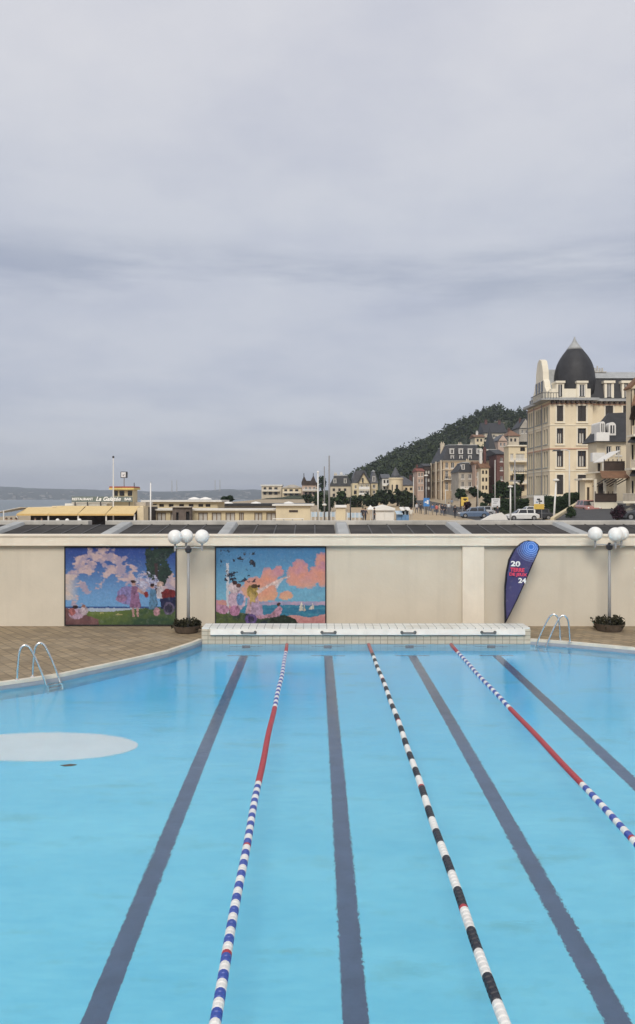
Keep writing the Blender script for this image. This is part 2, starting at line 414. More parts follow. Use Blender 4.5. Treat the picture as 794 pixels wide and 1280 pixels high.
    for X in (-2.11, .39, 2.89, 5.39):
        mb = MB(); mb.box(X-.125, X+.125, 24.49, 24.497, -.62, -.18); mb.box(X-.5, X-.126, 24.49, 24.497, -.36, -.31); mb.box(X+.126, X+.5, 24.49, 24.497, -.36, -.31)
        mb.build('wall_target', line, r)
    lf = MB(); lx, ly = PX(85, 13.4), 13.4
    lf.prism([(lx-.13, ly, .003), (lx-.04, ly-.05, .003), (lx+.08, ly-.03, .003), (lx+.14, ly+.02, .003), (lx+.02, ly+.06, .003)], [(lx-.13, ly, .008), (lx-.04, ly-.05, .014), (lx+.08, ly-.03, .008), (lx+.14, ly+.02, .014), (lx+.02, ly+.06, .008)])
    tag(lf.build('floating_leaf', M['bark']), 'dark leaf floating on the water in front of the white oval slab', 'leaf')
    # white oval slab
    r = MB().lathe(-5.28, 15.42, [(1.85, -.998), (1.85, -.972), (1.83, -.966), (1.0, -.965), (.01, -.965)], 128, 1, .455).build('oval_slab', pm('white_slab_paint', (.93, .87, .83), .6, .04, 1.4))
    tag(r, 'white oval slab lying under the water near the curved deck edge', 'pool slab')
pool()

def rail_ladder(label, rails, step):
    c = sum((Vector(p) for rl in rails for p in (rl[0], rl[-1])), Vector())/4; c.z = .15
    r = thing('pool_ladder', label, 'pool ladder', c, 'steel pool ladders')
    for rl in rails:
        # smooth the polyline
        pts = [Vector(p) for p in rl]
        out = []
        for i in range(len(pts)-1):
            p0 = pts[max(0, i-1)]; p1 = pts[i]; p2 = pts[i+1]; p3 = pts[min(len(pts)-1, i+2)]
            for t in (0, .25, .5, .75):
                out.append(.5*((2*p1) + (p2-p0)*t + (2*p0-5*p1+4*p2-p3)*t*t + (3*p1-p0-3*p2+p3)*t**3))
        out.append(pts[-1])
        MB().tube(out, .027, 10).build('rail', M['steel'], r, smooth=True)
        MB().lathe(pts[0].x, pts[0].y, [(.06, .151), (.06, .165), (.03, .19)], 14).build('base_collar', M['steel'], r)
    a, b = [Vector(rl[-1]) for rl in rails]
    for z in step:
        e = Vector((0, 0, z-a.z))
        p, q = a+e, b+e; d = Vector((.05, -.05, 0))
        MB().prism([p-d, p+d, q+d, q-d], [v+Vector((0,0,.03)) for v in (p-d, p+d, q+d, q-d)]).build('step', M['steel'], r)
def ladder_rail(deck, water, top=1.0):
    d = Vector((*deck, .15)); w = Vector((*water, 0)); u = (w-d); u.z = 0
    P = lambda t, z: (d.x+u.x*t, d.y+u.y*t, z)
    return [P(0, .15), P(.02, .5), P(.08, top-.14), P(.2, top-.02), P(.34, top-.02), P(.48, top-.13), P(.75, top*.46), P(1.0, -.02), P(1.06, -.35), P(1.06, -.8)]
rail_ladder('chrome pool ladder on the curved brown deck near the white oval slab',
            [ladder_rail((-7.08, 19.0), (-6.44, 19.17), .98), ladder_rail((-6.82, 19.3), (-6.2, 19.47), .98)], (-.05, -.35, -.65))
rail_ladder('chrome pool ladder beside the end of the tiled end wall and the flag',
            [ladder_rail((7.42, 24.2), (6.74, 24.38), .96), ladder_rail((7.64, 23.98), (6.94, 24.05), .96)], (-.1, -.4, -.7))

# ------------------------------------------------------------------ lane ropes
FL = {'white': pm('float_white', (.70, .69, .67), .5, .12), 'blue': pm('float_blue', (.03, .07, .34), .4, .1), 'black': pm('float_black', (.012, .014, .025), .4, .1),
      'red': pm('float_red', (.36, .035, .05), .45, .1), 'dullred': pm('float_faded_red', (.34, .13, .12), .5, .1)}
def lane_rope(X, label, seq, wob, ph):
    r = thing('lane_rope', label, 'lane rope', (X, 12, 0), 'lane ropes floating on the pool')
    def pos(Y): return (X + wob*math.sin(Y*.30+ph) * min(1, (24.4-Y)/4) + .006*math.sin(Y*1.9+ph), Y, .012)
    MB().tube([pos(24.4 - i*.4) for i in range(67)], .012, 6).build('cable', M['steel'], r)
    Y = 24.38
    for colour, ln in seq:
        k = max(1, round(ln/.075)); mb = MB()
        pts = []; rs = []
        for j in range(k):
            y0 = Y - ln*j/k; y1 = Y - ln*(j+1)/k; g = (y0-y1)*.16
            for yy, rr in ((y0-.001, .036), (y0-g, .052), (y1+g, .052), (y1+.001, .036)):
                pts.append(pos(yy)); rs.append(rr)
        mb.tube(pts, rs, 12).build('float', FL[colour], r, smooth=False)
        Y -= ln
        if Y < -2: break
def pat(a, b, l, total, mark=None):
    out = []; s = 0; i = 0
    while s < total:
        if mark and i % mark == mark-1: out.append(('red', .05)); s += .05
        out.append(((a, b)[i % 2], l)); s += l; i += 1
    return out
lane_rope(-.86, 'blue and white lane rope with a red stretch, the one nearest the white oval slab', [('dullred', .7), ('red', .55)] + pat('white', 'blue', .185, 6.0) + [('red', .75)]*6 + pat('white', 'blue', .14, 14.5, 17), .028, 1.0)
lane_rope(1.64, 'black and white lane rope, the only one without blue floats', [('dullred', .9), ('dullred', .6)] + pat('black', 'white', .4, 24.5, 9), .026, 2.6)
lane_rope(4.14, 'blue and white lane rope with a red stretch, ending beneath the pilaster', [('dullred', .7), ('red', .6)] + pat('white', 'blue', .185, 6.0) + [('red', .75)]*6 + pat('white', 'blue', .14, 14.5, 15), .026, 4.2)

# ------------------------------------------------------------------ pool building behind
def pool_building():
    r = thing('pool_building', 'long low cream building behind the pool with dark rooflights along its top', 'building', (0, 27, .15))
    X0, X1 = -20, 20
    MB().box(X0, X1, 27.0, 27.3, .15, 2.87).build('wall', M['wall'], r)
    mb = MB(); mb.box(X0-.1, X1+.1, 26.80, 27.35, 2.872, 3.18); mb.box(X0-.12, X1+.12, 26.76, 27.40, 3.182, 3.25)
    mb.build('fascia', M['fascia'], r, bevel=.012)
    mb = MB(); mb.box(4.95, 5.68, 26.86, 26.998, .15, 2.87); mb.build('pilaster', M['fascia'], r, bevel=.01)
    # sloping roof with rooflights between beams
    y0, y1, z0, z1 = 27.45, 30.8, 3.06, 3.40
    beams = [-15.6, -11.4, -7.25, -3.2, 1.0, 5.25, 9.35, 13.6, 17.8]
    P = lambda x, t, dz=0: (x, lerp(y0, y1, t), lerp(z0, z1, t)+dz)
    MB().prism([P(X0, 0, -.25), P(X1, 0, -.25), P(X1, 1, -.25), P(X0, 1, -.25)], [P(X0, 0), P(X1, 0), P(X1, 1), P(X0, 1)]).build('roof_deck', M['concrete'], r)
    for i, bx in enumerate(beams):
        w = .26; h = .16
        MB().prism([P(bx-w, -.03, .01), P(bx+w, -.03, .01), P(bx+w, 1.0, .01), P(bx-w, 1.0, .01)],
                   [P(bx-w*.7, -.03, h), P(bx+w*.7, -.03, h), P(bx+w*.7, 1.0, h), P(bx-w*.7, 1.0, h)]).build('roof_beam', M['zinc'], r, bevel=.015)
        if i+1 < len(beams):
            a, c = bx+.28, beams[i+1]-.28
            g = MB().prism([P(a, .02, .01), P(c, .02, .01), P(c, .98, .01), P(a, .98, .01)], [P(a, .02, .06), P(c, .02, .06), P(c, .98, .06), P(a, .98, .06)]).build('rooflight', M['roofglass'], r)
            mb = MB(); k = 5
            for j in range(1, k):
                x = lerp(a, c, j/k)
                mb.prism([P(x-.025, .02, .062), P(x+.025, .02, .062), P(x+.025, .98, .062), P(x-.025, .98, .062)], [P(x-.02, .02, .085), P(x+.02, .02, .085), P(x+.02, .98, .085), P(x-.02, .98, .085)])
            mb.build('glazing_bar', M['glassjoint'], g)
    for a, c in ((X0, -8.75), (-8.1, X1)):
        MB().box(a, c, 30.85, 31.4, .3, 3.60).build('parapet', M['concrete'], r, bevel=.03)
    MB().box(-8.74, -8.11, 30.95, 31.3, .3, 3.42).build('parapet_gap', M['interior'], r)
    for x in (X0, X1-.3):
        MB().box(x, x+.3, 27.31, 30.84, .15, 2.8).build('end_wall', M['wall'], r)
pool_building()

# ------------------------------------------------------------------ murals
def inpoly(p, poly):
    x, y = p; c = False; j = len(poly)-1
    for i in range(len(poly)):
        (xi, yi), (xj, yj) = poly[i], poly[j]
        if (yi > y) != (yj > y) and x < (xj-xi)*(y-yi)/(yj-yi)+xi: c = not c
        j = i
    return c
def srgb(r, g, b): return tuple(((v/255)/12.92 if v/255 < .04045 else ((v/255+.055)/1.055)**2.4) for v in (r, g, b))
def fbm(x, y, s, o=4): return noise.fractal(Vector((x*s, y*s, 3.7)), .6, 2.1, o)
def shape_hit(sh, p):
    if sh[0] == 'e':
        _, cx, cy, rx, ry, col = sh
        return ((p[0]-cx)/rx)**2 + ((p[1]-cy)/ry)**2 < 1
    return inpoly(p, sh[1])
def mix3(a, b, t): return tuple(lerp(x, y, t) for x, y in zip(a, b))
def mural_a(u, v):          # u right, v down, both 0..1
    q = (u + .006*fbm(u, v, 34), v + .006*fbm(v, u, 34))
    x, y = q
    sky = mix3(srgb(50, 76, 150), srgb(116, 166, 216), sstep(.0, .75, y))
    cl = fbm(x*1.0, y*1.3, 4.2) - 2.2*abs(y - (.42 - .5*x if x < .33 else .05 + .55*(x-.05))) + .30
    if y < .16 and .2 < x < .45: cl = max(cl, .12+fbm(x, y, 8)*.3)
    c = mix3(sky, mix3(srgb(214, 186, 182), srgb(176, 160, 178), sstep(-.3, .3, fbm(x, y, 11))), sstep(0, .22, cl)*.9)
    if x < .12 and .35 < y < .68: c = mix3(c, srgb(226, 206, 188), .7*sstep(.14, .02, x))
    if y > .765: c = srgb(52, 84, 140)
    if y > .785: c = srgb(176, 188, 206)
    if y > .80 + .03*math.sin(x*5): c = mix3(srgb(104, 122, 62), srgb(52, 78, 58), min(1, sstep(.3, .8, x)*.7 + sstep(.85, 1, y)*.4 + .3*fbm(x, y, 14)))
    if x < .3 and y > .78 + .5*x: c = mix3(srgb(132, 96, 96), srgb(92, 62, 66), .5+.5*fbm(x, y, 10))
    for t in ((.76, .08, .035, .10), (.80, .2, .07, .16), (.87, .10, .08, .14), (.9, .30, .06, .12), (.79, .35, .05, .08), (.86, .42, .06, .09), (.95, .03, .05, .06)):
        if ((x-t[0])/t[2])**2 + ((y-t[1])/t[3])**2 < 1 + .6*fbm(x, y, 18): c = mix3(srgb(30, 44, 48), srgb(52, 74, 62), .5+.5*fbm(x, y, 22))
    if abs(x-.825) < .012 and .2 < y < .6: c = srgb(70, 56, 60)
    for cx, cy, rr in ((.72, .40, .07), (.68, .47, .06), (.78, .45, .07)):
        if (x-cx)**2+((y-cy)*.7)**2 < rr*rr and fbm(x, y, 30) > -.05: c = mix3(srgb(204, 204, 226), srgb(120, 130, 176), .5+fbm(x, y, 26))
    sh = [('e', .56, .62, .09, .12, srgb(150, 140, 196)), ('e', .51, .66, .05, .05, srgb(168, 130, 170)),
          ('p', [(.60, .5), (.655, .5), (.69, .78), (.585, .78)], srgb(158, 116, 156)), ('p', [(.605, .78), (.625, .78), (.625, .9), (.605, .9)], srgb(206, 164, 160)), ('p', [(.645, .78), (.662, .78), (.665, .9), (.648, .9)], srgb(206, 164, 160)),
          ('p', [(.66, .52), (.74, .60), (.735, .63), (.65, .57)], srgb(206, 164, 160)), ('e', .62, .46, .018, .03, srgb(206, 160, 150)), ('e', .618, .44, .022, .022, srgb(60, 40, 46)),
          ('e', .735, .61, .02, .04, srgb(140, 50, 56)), ('p', [(.77, .54), (.82, .54), (.84, .80), (.76, .80)], srgb(96, 140, 176)), ('e', .79, .5, .018, .03, srgb(206, 160, 150)), ('e', .788, .485, .02, .02, srgb(50, 36, 42)),
          ('p', [(.83, .5), (.88, .5), (.89, .66), (.83, .66)], srgb(224, 214, 222)), ('e', .86, .47, .03, .03, srgb(220, 190, 180)),
          ('p', [(.87, .58), (.92, .53), (1, .56), (1, .66), (.88, .66)], srgb(128, 46, 52)), ('p', [(.86, .66), (1, .64), (1, .80), (.87, .80)], srgb(40, 46, 86)),
          ('e', .94, .79, .05, .085, srgb(110, 100, 130)), ('e', .94, .79, .035, .06, srgb(56, 54, 78)), ('e', .83, .83, .028, .055, srgb(196, 150, 160)),
          ('e', .10, .86, .07, .07, srgb(196, 168, 190)), ('e', .17, .82, .035, .06, srgb(206, 190, 200)), ('e', .09, .77, .022, .025, srgb(56, 40, 48)), ('e', .165, .76, .018, .02, srgb(150, 110, 100)), ('e', .06, .83, .03, .05, srgb(180, 110, 110)),
          ('e', .49, .87, .035, .01, srgb(196, 190, 130)), ('e', .33, .85, .02, .01, srgb(190, 186, 130))]
    for s in sh:
        if shape_hit(s, q): c = mix3(s[-1], sc3(s[-1], .5), .4+.9*fbm(x*1.6, y*.7, 30))
    return tuple(k*(1+.13*fbm(x*1.3, y*.8, 48)) for k in c)
def mural_b(u, v):
    q = (u + .006*fbm(u, v, 34), v + .006*fbm(v, u, 34)); x, y = q
    c = mix3(srgb(74, 128, 176), srgb(128, 190, 218), sstep(0, .7, y))
    c = mix3(c, srgb(90, 140, 176), .25+.25*fbm(x, y, 9))
    cloud = [(.76, .3, .10, .14), (.72, .42, .07, .08), (.82, .42, .12, .1), (.9, .36, .08, .12), (.97, .2, .06, .14), (.97, .38, .06, .12), (.5, .36, .09, .09), (.57, .30, .05, .06), (.46, .47, .10, .1), (.35, .46, .10, .08), (.5, .6, .07, .1), (.64, .62, .07, .06), (.42, .62, .12, .1), (.3, .56, .08, .1)]
    for a, b_, rx, ry in cloud:
        if ((x-a)/rx)**2+((y-b_)/ry)**2 < 1+.7*fbm(x, y, 13): c = mix3(c, mix3(srgb(226, 156, 132), mix3(srgb(200, 138, 158), srgb(230, 178, 138), sstep(.2, .7, y)), .5+.6*fbm(x, y, 10)), .55+.4*sstep(1.2, .5, ((x-a)/rx)**2+((y-b_)/ry)**2))
    if y > .70 and x > .3: c = mix3(srgb(120, 150, 190), srgb(206, 170, 190), .5+.5*fbm(x, y, 9))
    if y > .745: c = mix3(srgb(48, 110, 150), srgb(70, 150, 176), .5+.5*fbm(x*.4, y*3, 12))
    if x < .13 and .68 < y: c = mix3(srgb(206, 150, 140), srgb(190, 140, 170), .5+fbm(x, y, 8))
    if y > .9 - .10*sstep(.5, .0, x) and x < .75: c = mix3(srgb(96, 112, 62), srgb(50, 64, 60), .5+.7*fbm(x, y, 8))
    if x > .62 and y > .9 - .05*(x-.6) - .02*math.sin(x*20): c = mix3(srgb(214, 160, 160), srgb(190, 130, 130), .5+.7*fbm(x, y, 18))
    if abs(x-.105) < .012 and .2 < y < .85: c = srgb(206, 206, 214)
    if .04 < x < .36 and .02 < y < .45 and fbm(x*1.0, y, 17) > .38: c = srgb(40, 44, 60)
    sh = [('e', .19, .68, .08, .14, srgb(214, 186, 206)), ('e', .16, .52, .05, .07, srgb(226, 206, 210)), ('e', .17, .455, .024, .03, srgb(70, 44, 44)), ('e', .205, .49, .022, .028, srgb(104, 66, 60)), ('e', .22, .67, .035, .08, srgb(120, 160, 210)),
          ('e', .06, .80, .06, .06, srgb(200, 150, 180)), ('e', .17, .82, .05, .07, srgb(196, 140, 176)),
          ('p', [(.30, .55), (.37, .55), (.42, .86), (.27, .86)], srgb(210, 176, 190)), ('e', .335, .57, .055, .09, srgb(176, 150, 80)), ('e', .335, .66, .03, .08, srgb(206, 176, 110)), ('e', .35, .50, .03, .025, srgb(86, 66, 40)), ('e', .392, .50, .012, .02, srgb(40, 30, 34)),
          ('p', [(.37, .56), (.5, .46), (.6, .39), (.68, .365), (.68, .38), (.62, .41), (.56, .49), (.5, .49), (.39, .6)], srgb(232, 206, 200)), ('p', [(.54, .52), (.6, .40), (.62, .41), (.555, .53)], srgb(226, 220, 226)),
          ('p', [(.33, .7), (.42, .74), (.44, .92), (.31, .9)], srgb(196, 170, 200)), ('e', .32, .93, .055, .07, srgb(112, 92, 150)), ('e', .32, .93, .03, .04, srgb(70, 60, 96)),
          ('p', [(.36, .89), (.5, .86), (.58, .75), (.61, .80), (.58, .89), (.40, .93)], srgb(204, 158, 180)), ('e', .575, .735, .018, .022, srgb(80, 50, 50)), ('p', [(.5, .92), (.62, .87), (.72, .92), (.76, 1), (.48, 1)], srgb(46, 60, 50)),
          ('p', [(.76, .82), (.785, .70), (.80, .82)], srgb(236, 230, 214)), ('p', [(.80, .82), (.805, .73), (.825, .82)], srgb(226, 216, 200)), ('p', [(.845, .80), (.88, .75), (.885, .71), (.90, .80)], srgb(236, 226, 214))]
    for s in sh:
        if shape_hit(s, q): c = mix3(s[-1], sc3(s[-1], .52), .4+.9*fbm(x*1.6, y*.7, 30))
    return tuple(k*(1+.13*fbm(x*1.3, y*.8, 48)) for k in c)
def colour_mesh(name, pts, nu, nv, cols, mat, parent):
    mb = MB(); mb.add(pts, [(j*(nu+1)+i, j*(nu+1)+i+1, (j+1)*(nu+1)+i+1, (j+1)*(nu+1)+i) for j in range(nv) for i in range(nu)])
    o = mb.build(name, mat, parent, flip=False)
    at = o.data.color_attributes.new('pigment', 'FLOAT_COLOR', 'POINT')
    for d, c in zip(at.data, cols): d.color = (*[min(1, max(0, k)) for k in c], 1)
    return o
def mural(label, x0, x1, fn):
    Y = 26.99; xa, xb, za, zb = PX(x0, 27), PX(x1, 27), .17, 2.84
    r = thing('mural', label, 'mural', ((xa+xb)/2, 27, za), 'painted murals on the pool wall')
    MB().box(xa, xb, 26.965, 26.998, za, zb).build('backing', M['black'], r)
    mb = MB(); t = .038
    for a in ((xa, xa+t, za, zb), (xb-t, xb, za, zb), (xa+t, xb-t, za, za+t), (xa+t, xb-t, zb-t, zb)): mb.box(a[0], a[1], 26.94, 26.964, a[2], a[3])
    mb.build('frame', M['black'], r)
    nu, nv = 190, 134
    pts = [(lerp(xa+t, xb-t, i/nu), 26.958, lerp(zb-t, za+t, j/nv)) for j in range(nv+1) for i in range(nu+1)]
    cols = [sc3(fn(i/nu, j/nv), .72) for j in range(nv+1) for i in range(nu+1)]
    colour_mesh('painting', pts, nu, nv, cols, paintmat('mural_paint'), r)
mural('square framed mural with a dark tree, picnickers and a motor car under a blue sky', 81, 221, mural_a)
mural('square framed mural with orange clouds, two white sails and a group of bathers', 269, 408, mural_b)

# ------------------------------------------------------------------ globe lamps with planters
def globe_lamp(label, x, Y, globes, zg):
    X = PX(x, Y)
    r = thing('globe_lamp', label, 'lamp post', (X, Y, .15), 'three-globe lamp posts by the pool')
    top = zg - .36
    MB().tube([(X, Y, .15), (X, Y, 1.5), (X, Y, top+.02)], [.055, .05, .042], 12).build('post', M['post'], r, smooth=True)
    MB().lathe(X, Y, [(.05, top-.16), (.10, top-.12), (.11, top-.02), (.06, top+.03), (.03, top+.08)], 14).build('collar', M['darkmetal'], r)
    for dx, dy in globes:
        a = MB(); a.tube([(X, Y, top), (X+dx*.5, Y+dy*.5, top+.012), (X+dx, Y+dy, top)], .022, 8)
        a.tube([(X+dx, Y+dy, top-.09), (X+dx, Y+dy, zg-.2)], .035, 10)
        arm = a.build('arm', M['post'], r)
        g = MB(); g.ball((X+dx, Y+dy, zg), .232, 28, 18); g.build('globe', M['globe'], arm, smooth=True)
def planter(label, x, Y, w, h):
    X = PX(x, Y); z = .15
    r = thing('planter', label, 'planter', (X, Y, z), 'round planters at the lamp feet')
    mb = MB()
    mb.lathe(X, Y, [(w*.62, z), (w*.7, z+.02), (w*.86, z+h*.42), (w*.9, z+h*.5), (w*.82, z+h*.5), (w*.8, z+h*.4), (.01, z+h*.4)], 28); mb.build('bowl', M['soil'], r)
    mb = MB()
    for k in range(9):
        a = k*.7
        mb.leafcloud((X+math.cos(a)*w*.62, Y+math.sin(a)*w*.62, z+h*.58+.06*random.random()), (w*.42, w*.42, h*.5), 130, .035, clumps=7)
    mb.build('foliage', M['leafplanter'], r, flip=False)
globe_lamp('grey lamp post with three white globes between the two murals', 235.5, 25.75, [(-.40, -.16), (-.13, .36), (.43, .08)], PZ(671, 25.75))
globe_lamp('grey lamp post with three white globes on the flag side of the wall', 762, 26.1, [(-.42, .12), (.05, -.40), (.46, .18)], PZ(667.5, 26.1))
planter('low round planter of dark leaves under the lamp between the murals', 233.5, 25.75, .50, .46)
planter('low round planter of dark leaves under the lamp on the flag side', 761.5, 26.1, .56, .48)

# ------------------------------------------------------------------ feather flag
def feather_flag():
    Y = 26.2
    left = [(777.8, 631.7), (755, 631.1), (733, 631.2), (715, 633), (699.6, 636), (687, 642.5), (679.4, 650.5), (676.6, 655), (675.2, 660.3)]
    right = [(777.8, 632.4), (767, 638), (749, 647), (729, 656), (712, 663), (694, 671.2), (686, 674.3), (680.8, 673), (677, 668.5), (675.2, 660.5)]
    fl = lambda y: interp(sorted(left), y); fr = lambda y: interp(sorted(right), y)
    r = thing('feather_flag', 'tall curved navy beach flag with white and pink lettering standing before the wall', 'flag', (PX(632, Y), Y, .15))
    navy, blue, dark = srgb(66, 64, 106), srgb(58, 112, 196), srgb(16, 14, 30)
    nu, nv = 70, 170; pts = []; cols = []
    for j in range(nv+1):
        y = lerp(675.3, 777.6, (j/nv)**1.25); a, b_ = fl(y), fr(y)
        for i in range(nu+1):
            x = lerp(a, b_, i/nu)
            wv = .02*math.sin(x*.25+y*.11)
            pts.append((PX(x, Y), Y-.02+wv, PZ(y, Y)))
            e = min((x-a), (b_-x)*1.1, (y-675.3)*1.2)
            d = math.hypot(x-664, (y-683.5))
            c = mix3(blue, navy, sstep(3, 19, d))
            k = (d*.42) % 1
            if d < 19 and abs(k-.5) < .2 and d > 3: c = mix3(c, srgb(160, 190, 240), .8*(1-d/26))
            if e < 1.5: c = dark
            cols.append(c)
    colour_mesh('sail', pts, nu, nv, cols, paintmat('flag_cloth', .7), r)
    pole = [(PX(fl(y)-.2, Y), Y, PZ(y, Y)) for y in (787, 777, 755, 733, 715, 699.6, 687, 679.4, 676.2)]
    MB().tube(pole, [.022, .022, .02, .018, .016, .014, .012, .01, .008], 8).build('pole', M['darkmetal'], r, smooth=True)
    X = PX(632, Y)
    mb = MB(); mb.box(X-.3, X+.3, Y-.04, Y+.04, .15, .18); mb.box(X-.04, X+.04, Y-.3, Y-.042, .15, .178); mb.box(X-.04, X+.04, Y+.042, Y+.3, .15, .178)
    mb.build('cross_base', M['darkmetal'], r)
    tw = pm('flag_white', (.8, .8, .8), .7, .03); tp = pm('flag_pink', (.75, .07, .14), .7, .05)
    T = lambda body, x0, x1, y0, y1, m: text_mesh('lettering', body, m, r, PX(x0, Y), PX(x1, Y), PZ(y1, Y), PZ(y0, Y), Y-.055, bold=.035, tilt=R(-3), depth=.006)
    T('20', 638, 649.8, 700.8, 707.6, tw); T('TERRE', 637.4, 655, 709.2, 714.2, tp); T('DE JEUX', 636.2, 658.4, 715.4, 720.4, tp); T('24', 647.4, 657.2, 722, 728.4, tw)
    fx, fz = PX(646.7, Y), PZ(705.6, Y)
    fp = [(0, -.035), (.025, -.02), (.028, .01), (.012, .05), (.004, .085), (-.012, .05), (-.026, .015), (-.024, -.02)]
    MB().prism([(fx+a, Y-.064, fz+b_) for a, b_ in fp], [(fx+a, Y-.070, fz+b_) for a, b_ in fp]).build('flame_mark', pm('flag_navy', navy, .7), r)
feather_flag()
# ------------------------------------------------------------------ buildings
def facade(mb, O, U, N, Wd, z0, z1, holes, dep):
    """one wall face with real openings and reveals"""
    P = lambda u, n, z: (O[0]+U[0]*u+N[0]*n, O[1]+U[1]*u+N[1]*n, z)
    us = sorted({0, Wd, *[h[0] for h in holes], *[h[1] for h in holes]}); zs = sorted({z0, z1, *[h[2] for h in holes], *[h[3] for h in holes]})
    us = [u for u in us if 0 <= u <= Wd]; zs = [z for z in zs if z0 <= z <= z1]
    for a, b in zip(us, us[1:]):
        for c, d in zip(zs, zs[1:]):
            um, zm = (a+b)/2, (c+d)/2
            if any(h[0] < um < h[1] and h[2] < zm < h[3] for h in holes): continue
            mb.poly([P(a, 0, c), P(b, 0, c), P(b, 0, d), P(a, 0, d)])
    for a, b, c, d in holes:
        mb.poly([P(a,0,c), P(a,dep,c), P(a,dep,d), P(a,0,d)]); mb.poly([P(b,0,c), P(b,0,d), P(b,dep,d), P(b,dep,c)])
        mb.poly([P(a,0,c), P(b,0,c), P(b,dep,c), P(a,dep,c)]); mb.poly([P(a,0,d), P(a,dep,d), P(b,dep,d), P(b,0,d)])
        mb.poly([P(a,dep,c), P(b,dep,c), P(b,dep,d), P(a,dep,d)])
def window(par, O, U, N, h, style, dep):
    """joinery, pane and surround in one opening. style: dark, white, pale, shut, brown, grey"""
    a, b, c, d = h; w = b-a; f = min(.09, w*.12)
    if style == 'shut':
        mb = MB(); k = max(2, int((d-c)/.28))
        mb.obox(O, U, N, a+.01, (a+b)/2-.02, dep*.25, dep*.55, c+.01, d-.01); mb.obox(O, U, N, (a+b)/2+.02, b-.01, dep*.25, dep*.55, c+.01, d-.01)
        return mb.build('closed_shutter', M['shutter'], par)
    fm = {'dark': 'timber', 'white': 'winwhite', 'pale': 'winwhite', 'brown': 'winbrown', 'grey': 'shutgrey', 'black': 'timber'}[style]
    mb = MB()
    for q in ((a, a+f, c, d), (b-f, b, c, d), (a+f, b-f, d-f, d), (a+f, b-f, c, c+f)): mb.obox(O, U, N, q[0], q[1], dep*.45, dep*.7, q[2]+.004, q[3]-.004)
    m = (a+b)/2; mb.obox(O, U, N, m-f*.45, m+f*.45, dep*.45, dep*.7, c+f, d-f)
    if d-c > 1.6: mb.obox(O, U, N, a+f, m-f*.46, dep*.5, dep*.65, lerp(c, d, .68), lerp(c, d, .68)+f*.7); mb.obox(O, U, N, m+f*.46, b-f, dep*.5, dep*.65, lerp(c, d, .68), lerp(c, d, .68)+f*.7)
    if style in ('white', 'grey'): mb.obox(O, U, N, a-.14, b+.14, -.1, -.003, c-.16, c-.02)
    o = mb.build('window', M[fm], par)
    mb = MB(); mb.obox(O, U, N, a+.02, b-.02, dep*.75, dep*.9, c+.02, d-.02)
    mb.build('pane', M['panepale' if style in ('pale', 'grey') else 'pane'], o)
    if style == 'dark':
        mb = MB(); mb.obox(O, U, N, m-w*.24, m-f*.5, dep*.71, dep*.74, c+f, lerp(c, d, .7)); mb.obox(O, U, N, m+f*.5, m+w*.24, dep*.71, dep*.74, c+f, lerp(c, d, .7))
        mb.build('curtain', M['panepale'], o)
    return o
def roof_mb(kind, X0, X1, Y0, Y1, z, h, ov=.5, inset=None):
    mb = MB(); xm, ym = (X0+X1)/2, (Y0+Y1)/2; a, b, c, d = X0-ov, X1+ov, Y0-ov, Y1+ov
    if kind == 'flat':
        mb.box(a, b, c, d, z+.002, z+h)
    elif kind == 'gable':
        mb.prism([(a, c, z), (a, d, z), (a, d, z+.15), (a, ym, z+h), (a, c, z+.15)], [(b, c, z), (b, d, z), (b, d, z+.15), (b, ym, z+h), (b, c, z+.15)])
    elif kind == 'fgable':
        mb.prism([(a, c, z), (b, c, z), (b, c, z+.15), (xm, c, z+h), (a, c, z+.15)], [(a, d, z), (b, d, z), (b, d, z+.15), (xm, d, z+h), (a, d, z+.15)])
    elif kind in ('hip', 'pyramid'):
        k = min(X1-X0, Y1-Y0)*.5*(inset or .8)
        e = (xm-.05, xm+.05) if kind == 'pyramid' else (min(xm-.05, X0+k), max(xm+.05, X1-k))
        mb.add([(a,c,z),(b,c,z),(b,d,z),(a,d,z),(a,c,z+.15),(b,c,z+.15),(b,d,z+.15),(a,d,z+.15),(e[0],ym,z+h),(e[1],ym,z+h)],
               [(3,2,1,0),(0,1,5,4),(1,2,6,5),(2,3,7,6),(3,0,4,7),(4,5,9,8),(5,6,9),(6,7,8,9),(7,4,8)])
    elif kind == 'mansard':
        i = inset or .9
        mb.prism([(a,c,z),(b,c,z),(b,d,z),(a,d,z)], [(X0+i,Y0+i,z+h),(X1-i,Y0+i,z+h),(X1-i,Y1-i,z+h),(X0+i,Y1-i,z+h)])
    return mb
